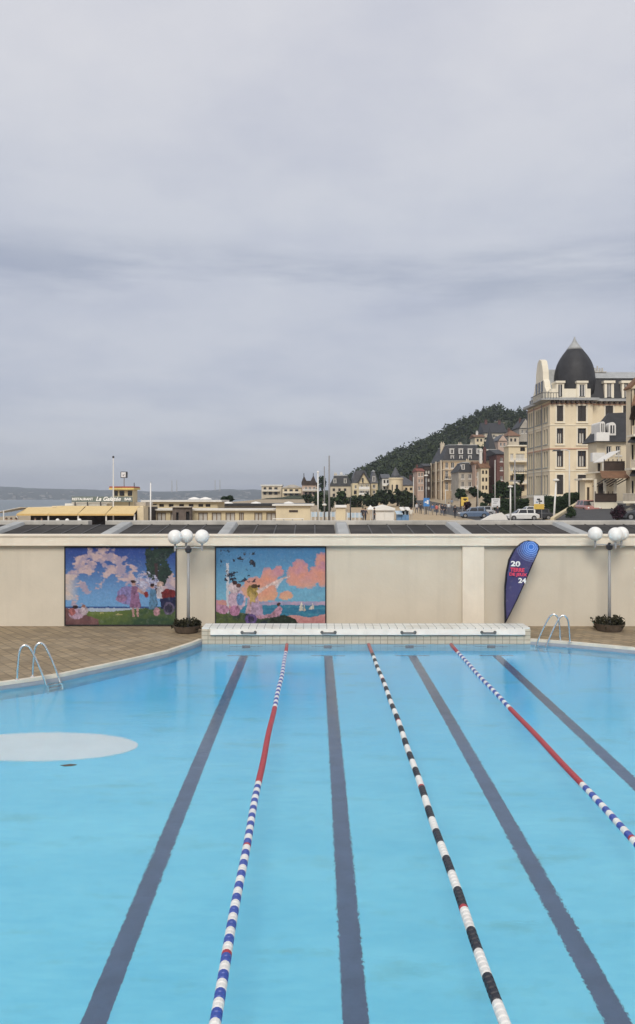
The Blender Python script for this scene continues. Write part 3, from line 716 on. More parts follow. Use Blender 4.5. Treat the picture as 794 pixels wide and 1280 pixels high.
def building(name, label, cat, x0, x1, yt, yb, Y, depth, wall, roof=None, wins=(), side=0, group=None, chim=(), balc=(), dorm=(), dep=.3, wall_top=None):
    X0, X1, zb, zt = PX(x0, Y), PX(x1, Y), PZ(yb, Y), PZ(yt, Y)
    r = thing(name, label, cat, ((X0+X1)/2, Y+depth/2, zb), group)
    Wd = X1-X0; fr = []; rows = []
    for w in wins:
        a, b, c, d = PX(w[0], Y)-X0, PX(w[1], Y)-X0, PZ(w[3], Y), PZ(w[2], Y)
        fr.append((a, b, c, d)); rows.append((c, d, w[4]))
    mb = MB(); facade(mb, (X0, Y), (1, 0), (0, 1), Wd, zb, zt, fr, dep)
    left = X0 > 0
    SO, SU, SN = ((X0, Y+depth), (0, -1), (1, 0)) if left else ((X1, Y), (0, 1), (-1, 0))
    sh = []; st = []
    seen = []
    if side:
        for c, d, s in rows:
            if any(abs(c-q) < .3 for q in seen): continue
            seen.append(c)
            for k in range(side):
                u = depth*(k+.5)/side; sh.append((u-.5, u+.5, c, d)); st.append(s)
    facade(mb, SO, SU, SN, depth, zb, zt, sh, dep)
    # the faces turned away
    OX = X1 if left else X0
    mb.poly([(OX, Y, zb), (OX, Y+depth, zb), (OX, Y+depth, zt), (OX, Y, zt)])
    mb.poly([(X0, Y+depth, zb), (X1, Y+depth, zb), (X1, Y+depth, zt), (X0, Y+depth, zt)])
    mb.poly([(X0, Y, zt), (X1, Y, zt), (X1, Y+depth, zt), (X0, Y+depth, zt)])
    mb.build('wall', M[wall], r, flip=False)
    for h, w in zip(fr, wins): window(r, (X0, Y), (1, 0), (0, 1), h, w[4], dep)
    for h, s in zip(sh, st): window(r, SO, SU, SN, h, s, dep)
    ro = r
    if roof:
        kind, ytop, mat = roof[:3]; ov = roof[3] if len(roof) > 3 else .35; ins = roof[4] if len(roof) > 4 else None
        h = (yt-ytop)*Y/1000
        ro = roof_mb(kind, X0, X1, Y, Y+depth, zt+.003, h, ov, ins).build('roof', M[mat], r)
        if kind == 'mansard':
            i = ins or .9
            roof_mb('hip', X0+i, X1-i, Y+i, Y+depth-i, zt+.006+h, max(.4, h*.18), .12, .8).build('roof_cap', M['zinc'], ro)
        if kind == 'fgable':
            xm = (X0+X1)/2
            MB().prism([(X0, Y-ov-.02, zt), (X1, Y-ov-.02, zt), (xm, Y-ov-.02, zt+h*.9)], [(X0, Y-ov+.0, zt), (X1, Y-ov+.0, zt), (xm, Y-ov+.0, zt+h*.9)]).build('gable_wall', M[wall], r)
    for cx, ct, cw, cm in chim:
        cb = yt if not roof else yt
        mb = MB(); X = PX(cx, Y); w = cw*Y/2000; yy = Y+depth*.45
        mb.box(X-w, X+w, yy-.4, yy+.4, zt+.01, PZ(ct, Y)); mb.box(X-w-.1, X+w+.1, yy-.5, yy+.5, PZ(ct, Y)+.002, PZ(ct, Y)+.2)
        for k in (-1, 1): mb.lathe(X+k*w*.5, yy, [(.13, PZ(ct, Y)+.202), (.1, PZ(ct, Y)+.7)], 8)
        mb.build('chimney', M[cm], ro)
    for bx0, bx1, by0, by1, bm in balc:
        a, b, c, d = PX(bx0, Y), PX(bx1, Y), PZ(by1, Y), PZ(by0, Y); mb = MB()
        mb.box(a, b, Y-1.2, Y-.003, c-.15, c); o = mb.build('balcony', M['hoteltrim'], r); mb = MB()
        n = max(3, int((b-a)/.45))
        for k in range(n+1):
            x = lerp(a+.05, b-.05, k/n); mb.box(x-.035, x+.035, Y-1.18, Y-1.12, c+.002, d-.08)
        mb.box(a, b, Y-1.2, Y-1.1, d-.08, d); mb.box(a, b, Y-1.165, Y-1.135, c+.15, lerp(c, d, .55))
        mb.build('railing', M[bm], o)
    for dx0, dx1, dy0, dy1, dm in dorm:
        a, b, c, d = PX(dx0, Y), PX(dx1, Y), PZ(dy1, Y), PZ(dy0, Y); w = b-a
        mb = MB(); f = w*.2
        for q in ((a, a+f, c, d), (b-f, b, c, d), (a+f, b-f, d-f, d), (a+f, b-f, c, c+f*.6)): mb.box(q[0], q[1], Y-.12, Y+2.0, q[2], q[3])
        mb.box(a-w*.08, b+w*.08, Y-.25, Y+1.9, d+.002, d+w*.1)
        mb.box((a+b)/2-w*.04, (a+b)/2+w*.04, Y-.02, Y+.05, c+f*.6, d-f)
        o = mb.build('dormer', M[dm], ro); MB().box(a+f, b-f, Y+.055, Y+.12, c+f*.6, d-f).build('pane', M['pane'], o)
    return r
def grid(cols, rows, style):
    return [(a, b, c, d, style) for a, b in cols for c, d in rows]

# ------------------------------------------------------------------ ground
def terrain():
    def sheet(xs, ys, dz, f=gz):
        mb = MB(); nx = len(xs)
        mb.add([(x, y, f(x, y)+dz) for y in ys for x in xs], [(j*nx+i, j*nx+i+1, (j+1)*nx+i+1, (j+1)*nx+i) for j in range(len(ys)-1) for i in range(nx-1)])
        return mb
    xs = [-130+4*i for i in range(131)]; ys = [31.42, 34, 40, 46, 52, 60] + [66+6*i for i in range(27)] + [230+8*i for i in range(60)]
    o = struct('ground', sheet(xs, ys, 0), M['sand'], flip=False, smooth=True)
    rx = [21+1.5*i for i in range(8)]; ry = [y for y in ys if y < 226]
    struct('road', sheet(rx, ry, .012), M['asphalt'], flip=False)
    struct('promenade', sheet([6+1.5*i for i in range(10)], ry, .010), M['prom'], flip=False)
    hx = [-26+6*i for i in range(100)]; hy = [226+8*i for i in range(60)]
    struct('hill', sheet(hx, hy, .15, gz), M['hillsoil'], flip=False, smooth=True)
    # sea
    w = bpy.data.materials.new('sea_water'); w.use_nodes = True; n = w.node_tree; b = n.nodes['Principled BSDF']
    b.inputs['Base Color'].default_value = (.10, .135, .15, 1); b.inputs['Roughness'].default_value = .35
    bump(n, noisetex(n, coords(n, (.25, 1, 1)), .3, 5), .5, .4, b)
    struct('sea', MB().poly([(-6000, -400, -2.6), (6000, -400, -2.6), (6000, 9000, -2.6), (-6000, 9000, -2.6)]), w, flip=False)
    # the ground under and behind the pool deck
    struct('beach', MB().poly([(-130, -60, -1.3), (390, -60, -1.3), (390, 31.6, -1.3), (-130, 31.6, -1.3)]), M['sand'], flip=False)
    # far shore
    mb = MB(); n_ = 150; Yf = 3000; prof = []
    for i in range(n_+1):
        x = lerp(-60, 520, i/n_)
        y = interp([(-60, 606), (0, 609), (40, 609.5), (80, 611), (120, 612), (170, 613.5), (230, 612), (262, 610.5), (300, 610), (340, 611.5), (420, 614), (520, 618)], x) + 1.1*noise.fractal(Vector((x*.05, 2, 0)), .7, 2.2, 4)
        prof.append((PX(x, Yf), PZ(y, Yf)))
    rows = []
    for k in range(9):
        t = k/8; rows.append([(x, Yf-420*(1-t)+600*t*t, -3 + (z+3)*math.sin(t*math.pi/2)*(1+.12*noise.noise(Vector((x*.004, t*3, 1)))*(1-t))) for x, z in prof])
    rows.append([(x, Yf+1400, -3) for x, z in prof])
    vs = [p for r_ in rows for p in r_]; m_ = n_+1
    mb.add(vs, [(j*m_+i, j*m_+i+1, (j+1)*m_+i+1, (j+1)*m_+i) for j in range(len(rows)-1) for i in range(n_)])
    struct('far_hills', mb, M['farhill'], flip=False, smooth=True)
    mb = MB(); random.seed(5)
    for i in range(110):
        x = random.choice((random.gauss(60, 40), random.gauss(250, 50), random.uniform(0, 330))); t = random.random()**2*.5
        X = PX(x, Yf); Yq = Yf-420*(1-t)+600*t*t-4; zt_ = -3+(interp([(p[0], p[1]) for p in prof], X)+3)*math.sin(t*math.pi/2)
        w_ = random.uniform(2, 9); h_ = random.uniform(1.5, 3.5)
        mb.box(X-w_, X+w_, Yq, Yq+8, zt_-2, zt_+h_)
    tag(mb.build('distant_town', M['farbuild']), 'pale scattered houses along the far shore across the water', 'town', kind='stuff')
    for x, yt in ((188.5, 602), (215, 600.5), (221, 600.5), (269, 600), (275, 600)):
        X = PX(x, 2990); o = MB().tube([(X, 2990, 0), (X, 2990, PZ(yt, 2990))], [2.4, 1.7], 8).build('factory_chimney', M['concrete'])
        tag(o, {188.5: 'thin factory chimney on the far shore above the cabin roofs, standing alone', 215: 'thin factory chimney on the far shore, first of the pair nearer the restaurant', 221: 'thin factory chimney on the far shore, second of the pair nearer the restaurant',
                269: 'thin factory chimney on the far shore, first of the pair nearer the villas', 275: 'thin factory chimney on the far shore, second of the pair nearer the villas'}[x], 'chimney', 'factory chimneys on the far shore')
terrain()

# ------------------------------------------------------------------ beach restaurant
def restaurant():
    Y = 84; X = lambda x: PX(x, Y); Z = lambda y: PZ(y, Y)
    r = thing('restaurant', 'low beach restaurant with yellow awnings and a roof sign reading RESTAURANT and BAR', 'restaurant', (X(100), Y, .9))
    mb = MB(); mb.box(X(29), X(176), Y+2.2, Y+9, .5, Z(634.5)); mb.build('rear_wall', M['interior'], r)
    mb = MB(); mb.box(X(172), X(180), Y-.2, Y+2.19, .5, Z(634.5)); mb.build('end_wall', M['cream'], r)
    mb = MB(); mb.box(X(60), X(176), Y+1.2, Y+9.3, Z(634.4), Z(632.6)); mb.box(X(30), X(59.9), Y+1.2, Y+9.3, Z(635.6), Z(634.2)); mb.build('roof', M['cream'], r)
    mb = MB(); mb.box(X(70), X(124), Y+3, Y+9, Z(632.4), Z(629.6)); mb.build('upper_roof', M['whitedirty'], r)
    mb = MB(); mb.box(X(75), X(172), Y+4, Y+8, Z(632.5), Z(628)); mb.build('roof_plant', M['rubble'], r)
    for i, (a, b) in enumerate(((28, 66), (66.6, 102.6), (103.2, 137), (137.6, 172))):
        yt = 635.2 if i == 0 else 633.4; sh = 3.6
        mb = MB(); za, zb = Z(yt), Z(642.4)
        lo = [(X(a), Y-1.6, zb), (X(b), Y-1.6, zb)]; hi = [(X(a+sh*.3), Y+1.2, za), (X(b-(0 if i < 3 else 1)), Y+1.2, za)]
        mb.prism([lo[0], lo[1], hi[1], hi[0]], [tuple(Vector(p)+Vector((0, 0, .05))) for p in (lo[0], lo[1], hi[1], hi[0])])
        aw = mb.build('awning', M['awning'], r)
        mb = MB(); mb.box(X(a), X(b), Y-1.66, Y-1.61, zb-.14, zb+.04); mb.build('valance', M['awnvalance'], aw)
    for x in (28, 66.3, 102.9, 137.3, 172):
        mb = MB(); mb.box(X(x)-.07, X(x)+.07, Y-1.5, Y-1.36, .7, Z(642.6)); mb.build('awning_post', M['winwhite'], r)
    s = MB().box(X(80), X(158.5), Y+2.6, Y+2.7, Z(627.6), Z(620.6)).build('roof_sign', M['signgrey'], r)
    mb = MB()
    for x in (84, 100, 117, 133, 154): mb.box(X(x)-.05, X(x)+.05, Y+2.71, Y+2.81, Z(633), Z(621))
    mb.build('sign_frame', M['darkmetal'], s)
    tw = pm('sign_white_letters', (.85, .85, .83), .5, .03)
    text_mesh('lettering', 'RESTAURANT', tw, s, X(81), X(108), Z(625.6), Z(622.2), Y+2.59, bold=.03, depth=.05)
    text_mesh('lettering', 'La Galatée', tw, s, X(111.5), X(144), Z(626.4), Z(620.8), Y+2.59, shear=.35, bold=.03, depth=.05)
    text_mesh('lettering', 'BAR', tw, s, X(148.5), X(157.5), Z(625.6), Z(622.2), Y+2.59, bold=.03, depth=.05)
    t = MB().box(X(132), X(157.5), Y+3.2, Y+5.4, Z(632.6), Z(611.8)).build('lookout_turret', M['creamyellow'], r)
    for a, b in ((133.5, 138), (140.2, 146.4), (151, 156.8)): MB().box(X(a), X(b), Y+3.14, Y+3.19, Z(619.5), Z(613.2)).build('pane', M['pane'], t)
    MB().box(X(128), X(160), Y+2.7, Y+5.9, Z(611.7), Z(609.3)).build('turret_eave', M['yellowtrim'], t)
    MB().box(X(128.3), X(159.7), Y+2.75, Y+5.85, Z(609.2), Z(607.6)).build('turret_roof', M['redtrim'], t)
    p = MB().tube([(X(143.8), Y+4, Z(607.8)), (X(143.8), Y+4, Z(596))], .06, 6).build('sign_post', M['polegrey'], r)
    MB().box(X(139.6), X(148), Y+3.85, Y+4.15, Z(596.2), Z(588)).build('square_sign', M['darkmetal'], p)
    f = MB().box(X(140.5), X(146.4), Y+3.80, Y+3.845, Z(595.4), Z(588.8)).build('sign_face', M['signwhite'], p)
    mb = MB(); mb.prism([(X(142), Y+3.79, Z(592)), (X(143.6), Y+3.79, Z(594)), (X(145.2), Y+3.79, Z(590.5)), (X(143.4), Y+3.79, Z(592.2))], [(X(142), Y+3.77, Z(592)), (X(143.6), Y+3.77, Z(594)), (X(145.2), Y+3.77, Z(590.5)), (X(143.4), Y+3.77, Z(592.2))]); mb.build('emblem', M['polegrey'], p)
    MB().tube([(X(157), Y+4, Z(607.8)), (X(157), Y+4, Z(602.5))], .05, 6).build('aerial', M['darkmetal'], r)
    o = thing('flagpole', 'thin white mast rising in front of the restaurant turret', 'flagpole', (X(138.4), Y+1.1, .9)); MB().tube([(X(138.4), Y+1.1, .8), (X(138.4), Y+1.1, Z(571))], [.09, .05], 8).build('mast', M['polewhite'], o); MB().ball((X(138.4), Y+1.1, Z(570.6)), .13, 10, 6).build('finial', M['darkmetal'], o)
    # glazed windbreak terrace on the seaward end
    o = thing('windbreak_canopy', 'white sloping canopy frame with posts at the seaward end of the restaurant', 'canopy', (X(12), Y-2, .9))
    mb = MB(); a, b = (X(0), Y-3, Z(642)), (X(29), Y-1, Z(634.5)); c, d = (X(29), Y+3, Z(635)), (X(-2), Y+2, Z(641.4))
    mb.prism([a, b, c, d], [tuple(Vector(p)+Vector((0, 0, .06))) for p in (a, b, c, d)]); mb.build('canopy_sheet', M['canvas'], o)
    for x, y in ((1.5, 642), (9, 639.8), (18, 637.5)): MB().tube([(X(x), Y-2.9, .7), (X(x), Y-2.9, Z(y))], .06, 6).build('post', M['polewhite'], o)
    pol = MB().tube([(X(9.5), Y-4, .7), (X(9.5), Y-4, Z(630))], .05, 6)
    o = thing('flagpole', 'short white pole with a round head standing by the canopy frame', 'pole', (X(9.5), Y-4, .7)); pol.build('mast', M['polewhite'], o); MB().ball((X(9.5), Y-4, Z(629.4)), .2, 10, 8).build('head', M['globe'], o)
restaurant()

def cabins():
    Y = 92; X = lambda x: PX(x, Y); Z = lambda y: PZ(y, Y)
    r = thing('beach_cabins', 'long low row of cream beach cabins with brown double windows under a flat roof', 'cabins', (X(265), Y, .9))
    hol = [(175.5, 187.5), (196, 207.5), (213, 219.5), (247.8, 259.8), (264.8, 276.8), (282, 294), (299, 305), (318, 328), (333, 345)]
    x0, x1 = 171, 346
    fr = [(X(a)-X(x0), X(b)-X(x0), Z(652), Z(640.6)) for a, b in hol]
    mb = MB(); facade(mb, (X(x0), Y), (1, 0), (0, 1), X(x1)-X(x0), .6, Z(638.2), fr, .2)
    mb.poly([(X(x1), Y, .6), (X(x1), Y+6, .6), (X(x1), Y+6, Z(638.2)), (X(x1), Y, Z(638.2))]); mb.poly([(X(x0), Y, .6), (X(x0), Y+6, .6), (X(x0), Y+6, Z(638.2)), (X(x0), Y, Z(638.2))])
    mb.poly([(X(x0), Y+6, .6), (X(x1), Y+6, .6), (X(x1), Y+6, Z(638.2)), (X(x0), Y+6, Z(638.2))]); mb.build('wall', M['creamyellow'], r, flip=False)
    for h in fr:
        mb = MB(); a, b, c, d = h; O = (X(x0), Y)
        for k in range(3): u = lerp(a, b-.1, k/2); mb.obox(O, (1, 0), (0, 1), u, u+.1, .06, .14, c, d)
        mb.obox(O, (1, 0), (0, 1), a+.1, b-.1, .07, .13, d-.1, d-.002); o = mb.build('window', M['winbrown'], r)
        mb.obox(O, (1, 0), (0, 1), a, b, .15, .17, c, d); mb2 = MB(); mb2.obox(O, (1, 0), (0, 1), a+.01, b-.01, .15, .18, c, d-.01); mb2.build('pane', M['panepale'], o)
    mb = MB(); mb.box(X(167), X(219), Y-.5, Y+6.4, Z(638.1), Z(636.2)); mb.box(X(241.5), X(347), Y-.5, Y+6.4, Z(638.1), Z(636.2)); mb.box(X(219.1), X(241.4), Y+.3, Y+6.4, Z(638.1), Z(636.4)); mb.build('roof', M['whitedirty'], r)
    o = thing('timber_kiosk', 'weathered grey timber kiosk with two dark openings in front of the cabins', 'kiosk', (X(230.5), Y-2, .9))
    mb = MB(); facade(mb, (X(219.5), Y-2), (1, 0), (0, 1), X(241.5)-X(219.5), .6, Z(634), [(X(224)-X(219.5), X(227)-X(219.5), .9, Z(640)), (X(236)-X(219.5), X(240.5)-X(219.5), .9, Z(639))], .5)
    mb.poly([(X(241.5), Y-2, .6), (X(241.5), Y-.6, .6), (X(241.5), Y-.6, Z(634)), (X(241.5), Y-2, Z(634))]); mb.poly([(X(219.5), Y-2, .6), (X(219.5), Y-.6, .6), (X(219.5), Y-.6, Z(634)), (X(219.5), Y-2, Z(634))]); mb.build('boarded_wall', M['timberkiosk'], o, flip=False)
    for a, b, y in ((224, 227, 640), (236, 240.5, 639)): MB().box(X(a), X(b), Y-1.55, Y-1.5, .9, Z(y)).build('opening', M['black'], o)
    MB().box(X(218.5), X(242.5), Y-2.3, Y-.55, Z(633.9), Z(632.9)).build('roof', M['rubble'], o)
    # second range with a row of small dark windows
    Y2 = 104
    building('beach_pavilion', 'flat roofed cream pavilion with a row of small dark windows behind the cabins', 'pavilion', 183, 272, 627.4, 650, Y2, 8, 'creamyellow', ('flat', 625.2, 'whitedirty', .6),
             [(a, a+6, 630, 633.6, 'black') for a in (190, 199, 211, 224, 236, 248, 257)])
    for x, w, l in ((243, 7, 'white tarpaulin mound on the pavilion roof, nearer the mast'), (257, 7, 'white tarpaulin mound on the pavilion roof, nearer the dark trees')):
        mb = MB(); mb.lathe(PX(x, 108), 108, [(.75, PZ(624.4, 108)), (.6, PZ(623, 108)), (.2, PZ(621.6, 108)), (.01, PZ(621.2, 108))], 14, 1.2, 1.2); mb.build
        o = mb.build('roof_tarpaulin', M['canvas']); tag(o, l, 'tarpaulin', 'tarpaulins on the pavilion roof')
    # long low dark roofs further back
    Y3 = 118
    building('long_shed', 'long low shed with a dark flat roof and pale vaults behind the cabins', 'shed', 268, 386, 632.5, 650, Y3, 10, 'greystone', ('flat', 629.5, 'slate', .5))
    for x, l in ((285, 'pale domed rooflight on the long shed nearest the kiosk'), (320, 'pale domed rooflight halfway along the long shed'), (361, 'pale domed rooflight at the villa end of the long shed')):
        mb = MB(); mb.lathe(PX(x, 121), 121, [(.8, PZ(629.3, 121)), (.65, PZ(628, 121)), (.01, PZ(626.8, 121))], 14, 1, 1); tag(mb.build('domed_rooflight', M['canvas']), l, 'rooflight', 'domed rooflights on the long shed')
    Y4 = 88
    b = building('white_changing_block', 'plain whitewashed block with a flat roof and small dark nameplate', 'building', 345, 388, 632.2, 655, Y4, 6, 'cream', ('flat', 630.2, 'whitedirty', .4))
    MB().box(PX(361.5, Y4), PX(372.5, Y4), Y4-.06, Y4-.004, PZ(640.2, Y4), PZ(637.6, Y4)).build('nameplate', M['timber'], b)
    o = thing('bench', 'low white bench in front of the whitewashed block', 'bench', (PX(360, 84), 84, 1.0))
    MB().box(PX(341, 84), PX(380, 84), 83.7, 84.2, PZ(649, 84), PZ(648, 84)).build('seat', M['canvas'], o)
    for x in (343, 355, 366, 378): MB().box(PX(x, 84)-.05, PX(x, 84)+.05, 83.75, 84.15, 1.0, PZ(649.05, 84)).build('leg', M['polegrey'], o)
    k = thing('ticket_kiosk', 'small square cream kiosk with a white flat cap beside the flagpoles', 'kiosk', (PX(426, 80), 80, 1.0))
    MB().box(PX(420, 80), PX(432, 80), 80, 81.2, .8, PZ(634.6, 80)).build('wall', M['cream'], k); MB().box(PX(418.8, 80), PX(433.2, 80), 79.8, 81.4, PZ(634.5, 80), PZ(631.4, 80)).build('roof_cap', M['white'], k, bevel=.02)
    def fence(lab, a, b, Yf, y0, y1):
        f = thing('white_fence', lab, 'fence', (PX((a+b)/2, Yf), Yf, 1.0), 'white fences on the beach')
        MB().box(PX(a, Yf), PX(b, Yf), Yf, Yf+.04, PZ(y1, Yf), PZ(y0, Yf)).build('screen', M['paleblue'], f)
        n = int((b-a)/5)
        for i in range(n+1): x = PX(lerp(a, b, i/n), Yf); MB().box(x-.05, x+.05, Yf-.06, Yf-.004, .8, PZ(y0-.6, Yf)).build('post', M['polewhite'], f)
    fence('white post fence between the whitewashed block and the square kiosk', 389, 419, 100, 640, 646)
    fence('white post fence between the square kiosk and the marquee', 434, 454, 100, 641, 647)
cabins()

# ------------------------------------------------------------------ grand hotel with the dome
def grand_hotel():
    Y = 120.0; X = lambda x: PX(x, Y); Z = lambda y: PZ(y, Y)
    r = thing('grand_hotel', 'tall cream seafront hotel with a dark pointed dome on its corner tower', 'hotel', (X(730), Y+8, 3.0))
    xl, xt, xr = X(687.5), X(741), X(830)
    zc = Z(497.5)
    # front faces: tower and wing
    cols_t = [(696.2, 704.2), (722.4, 732.8)]; rows = [(507, 526.5), (535.3, 554.3), (563.4, 583.6), (593.4, 618)]
    O, U, N = (xl, Y), (1, 0), (0, 1); fr = []; st = []
    for a, b in cols_t:
        for k, (c, d) in enumerate(rows): fr.append((X(a)-xl, X(b)-xl, Z(d), Z(c))); st.append(('shut', 'dark', 'dark', 'shut')[k])
    mb = MB(); facade(mb, O, U, N, xt-xl, 2.0, zc, fr, .35)
    Yw = Y+1.2; Ow = (xt, Yw); XW = lambda x: PX(x, Yw); ZW = lambda y: PZ(y, Yw); frw = []; stw = []
    for a, b in ((757, 766.6), (779, 788.5), (801, 810)):
        for k, (c, d) in enumerate(rows): frw.append((XW(a)-xt, XW(b)-xt, ZW(d), ZW(c))); stw.append(('shut', 'dark', 'dark', 'dark')[k])
    facade(mb, Ow, U, N, xr-xt, 2.0, zc, frw, .35); mb.poly([(xt, Y, 2), (xt, Yw, 2), (xt, Yw, zc), (xt, Y, zc)])
    # seaward face
    D = 12.6; Os, Us, Ns = (xl, Y+D), (0, -1), (1, 0); frs = []
    zr = [(Z(d), Z(c)) for c, d in rows]; zr.append((Z(497)+.2, Z(480)))
    for g0 in (.7, 1.9, 3.1, 5.0, 6.1, 7.2, 9.3, 10.6):
        for c, d in zr[:4]: frs.append((g0, g0+.85, c, d))
    zs_top = Z(497)
    facade(mb, Os, Us, Ns, D, 2.0, zc, frs, .3)
    mb.poly([(xr, Yw, 2), (xr, Y+D, 2), (xr, Y+D, zc), (xr, Yw, zc)]); mb.poly([(xl, Y+D, 2), (xr, Y+D, 2), (xr, Y+D, zc), (xl, Y+D, zc)])
    mb.poly([(xl, Y+1, zc-.01), (xr, Y+1.3, zc-.01), (xr, Y+D, zc-.01), (xl, Y+D, zc-.01)])
    mb.build('wall', M['hotel'], r, flip=False)
    for h, s in zip(fr, st): window(r, O, U, N, h, s, .35)
    for h, s in zip(frw, stw): window(r, Ow, U, N, h, s, .35)
    for h in frs: window(r, Os, Us, Ns, h, 'grey', .3)
    # surrounds on the front windows
    mb = MB()
    for (OO, hs, yy) in ((xl, fr, Y), (xt, frw, Yw)):
        for a, b, c, d in hs:
            mb.box(OO+a-.22, OO+a-.004, yy-.06, yy-.003, c-.15, d+.22); mb.box(OO+b+.004, OO+b+.22, yy-.06, yy-.003, c-.15, d+.22); mb.box(OO+a-.003, OO+b+.003, yy-.06, yy-.003, d+.004, d+.22); mb.box(OO+a-.30, OO+b+.30, yy-.16, yy-.062, c-.32, c-.153)
    mb.build('window_surround', M['hoteltrim'], r)
    # string courses, terracotta band and cornice
    def course(y0, y1, out, mat, nm):
        mb = MB(); z0, z1 = Z(y1), Z(y0)
        mb.box(xl-out, xt+out, Y-out, Y-.003, z0, z1); mb.box(xt+out+.002, xr+out, Yw-out, Yw-.003, z0, z1); mb.box(xl-out, xl-.003, Y-.001, Y+D, z0, z1); return mb.build(nm, M[mat], r)
    course(560.2, 561.6, .12, 'pinkband', 'terracotta_band'); course(503.6, 505.2, .10, 'pinkband', 'terracotta_band'); course(530.8, 531.8, .08, 'hoteltrim', 'string_course'); course(587.6, 588.8, .08, 'hoteltrim', 'string_course'); course(619, 622, .18, 'hoteltrim', 'plinth_course')
    course(497.6, 500.8, .75, 'zinc', 'cornice')
    mb = MB()
    for x in [lerp(690, 739, i/8) for i in range(9)]: mb.box(X(x)-.16, X(x)+.16, Y-.62, Y-.004, Z(504.6), Z(500.9))
    for x in [lerp(745, 826, i/12) for i in range(13)]: mb.box(X(x)-.16, X(x)+.16, Yw-.6, Yw-.004, ZW(504.6), ZW(501.2))
    mb.build('cornice_bracket', M['timber'], r)
    # corner attic with parapet panels and dormers
    mb = MB(); mb.box(xl+.3, xt-.2, Y+.25, Y+8.5, Z(497.4), Z(485.5)); mb.build('attic', M['hoteltrim'], r)
    for a, b in ((694.8, 706.6), (720.8, 735.4)):
        o = MB(); yy = Y+.05
        o.box(X(a), X(b), yy-.2, Y+2.2, Z(478.6), Z(476)); o.box(X(a)+.12, X(a)+.42, yy, Y+2.2, Z(497), Z(478.7)); o.box(X(b)-.42, X(b)-.12, yy, Y+2.2, Z(497), Z(478.7)); o.box(X(a)+.43, X(b)-.43, yy, Y+2.2, Z(480.4), Z(478.7))
        o = o.build('dormer', M['hoteltrim'], r)
        MB().box(X(a)+.43, X(b)-.43, yy+.15, yy+.2, Z(495.5), Z(480.5)).build('pane', M['pane'], o)
        mb = MB(); c = (X(a)+X(b))/2; mb.box(c-.05, c+.05, yy+.08, yy+.14, Z(495), Z(480.6)); mb.box(c-.42, c-.30, yy+.1, yy+.14, Z(495), Z(480.6)); mb.box(c+.30, c+.42, yy+.1, yy+.14, Z(495), Z(480.6)); mb.build('joinery', M['winwhite'], o)
    cy = Y+3.6; cx = PX(718.4, cy)
    prof = [(24.7, 494), (25.0, 485.4), (25.1, 479), (24.8, 473), (24.1, 466.5), (23.0, 461), (21.6, 456.3), (19.6, 451.6), (17.2, 447.4), (14.4, 443.3), (11.6, 439.6), (10.1, 437.6)]
    tip = [(10.0, 437.5), (7.4, 434.2), (5.0, 430.9), (2.9, 427.6), (1.3, 424.6), (.25, 421)]
    k = .1236
    d = MB().lathe(cx, cy, [(p*k, PZ(q, cy)) for p, q in prof], 48).build('dome', M['slate'], r, smooth=True)
    MB().lathe(cx, cy, [(p*k+.03, PZ(q, cy)) for p, q in tip], 24).build('zinc_tip', M['zinc'], d, smooth=True)
    # second dome on the far seaward corner
    cx2, cy2 = xl+4.6, Y+D-2.6
    MB().lathe(cx2, cy2, [(3.6, Z(499)), (3.65, Z(488)), (3.5, Z(480)), (3.1, Z(472)), (2.3, Z(464)), (1.2, Z(457.5)), (.1, Z(454))], 36).build('dome', M['slate'], r, smooth=True)
    # seaward shaped gable
    gy0, gy1 = Y+1.4, Y+9.0; gm = (gy0+gy1)/2
    g = [(gy0, zc), (gy0, Z(487)), (gy0+.9, Z(481)), (gy0+1.2, Z(474)), (gy0+1.8, Z(470)), (gy0+1.9, Z(460)), (gm-1.5, Z(452)), (gm-1.0, Z(445)), (gm, Z(442))]
    g += [(2*gm-a, b) for a, b in g[-2::-1]]
    MB().prism([(xl-.1, a, b) for a, b in g], [(xl+.8, a, b) for a, b in g]).build('shaped_gable', M['hoteltrim'], r)
    for a in (gm-1.9, gm-.4, gm+1.1):
        o = MB().box(xl-.16, xl-.103, a, a+.9, Z(486), Z(472)).build('gable_window', M['pane'], r)
    mb = MB(); mb.prism([(xl+.81, gy0+1, zc), (xl+.81, gy1-1, zc), (xl+.81, gm, Z(455))], [(xl+7, gy0+1, zc), (xl+7, gy1-1, zc), (xl+7, gm, Z(455))]); mb.build('gable_roof', M['zinc'], r)
    mb = MB(); mb.box(xl+.05, xl+.29, Y+.4, gy0-.05, Z(497.3), Z(487.6)); mb.box(xl+.2, xl+3, gy1+.05, Y+D-.4, Z(497.3), Z(489)); mb.build('attic_wall', M['hoteltrim'], r)
    for a in (gy1+.6, gy1+2.0): MB().box(xl+.14, xl+.197, a, a+.9, Z(496.6), Z(489.6)).build('attic_window', M['pane'], r)
    # corner balcony
    b = MB().box(xl-1.5, xl+1.2, Y-1.0, Y+5, Z(500.6), Z(499.2)).build('balcony', M['zinc'], r)
    mb = MB()
    for i in range(15): y = lerp(Y-.9, Y+4.9, i/14); mb.box(xl-1.48, xl-1.44, y-.03, y+.03, Z(499.1), Z(492.4))
    mb.box(xl-1.5, xl-1.42, Y-.95, Y+5, Z(492.3), Z(491.6))
    for i in range(7): x = lerp(xl-1.4, xl+1.1, i/6); mb.box(x-.03, x+.03, Y-.96, Y-.92, Z(499.1), Z(492.4))
    mb.box(xl-1.41, xl+1.2, Y-.98, Y-.9, Z(492.3), Z(491.6)); mb.build('railing', M['darkmetal'], b)
    # wing roof: slate mansard below a zinc upper slope
    a, b_, z0, z1, z2 = xt-.1, xr+.3, ZW(497.4), ZW(471.5), ZW(456)
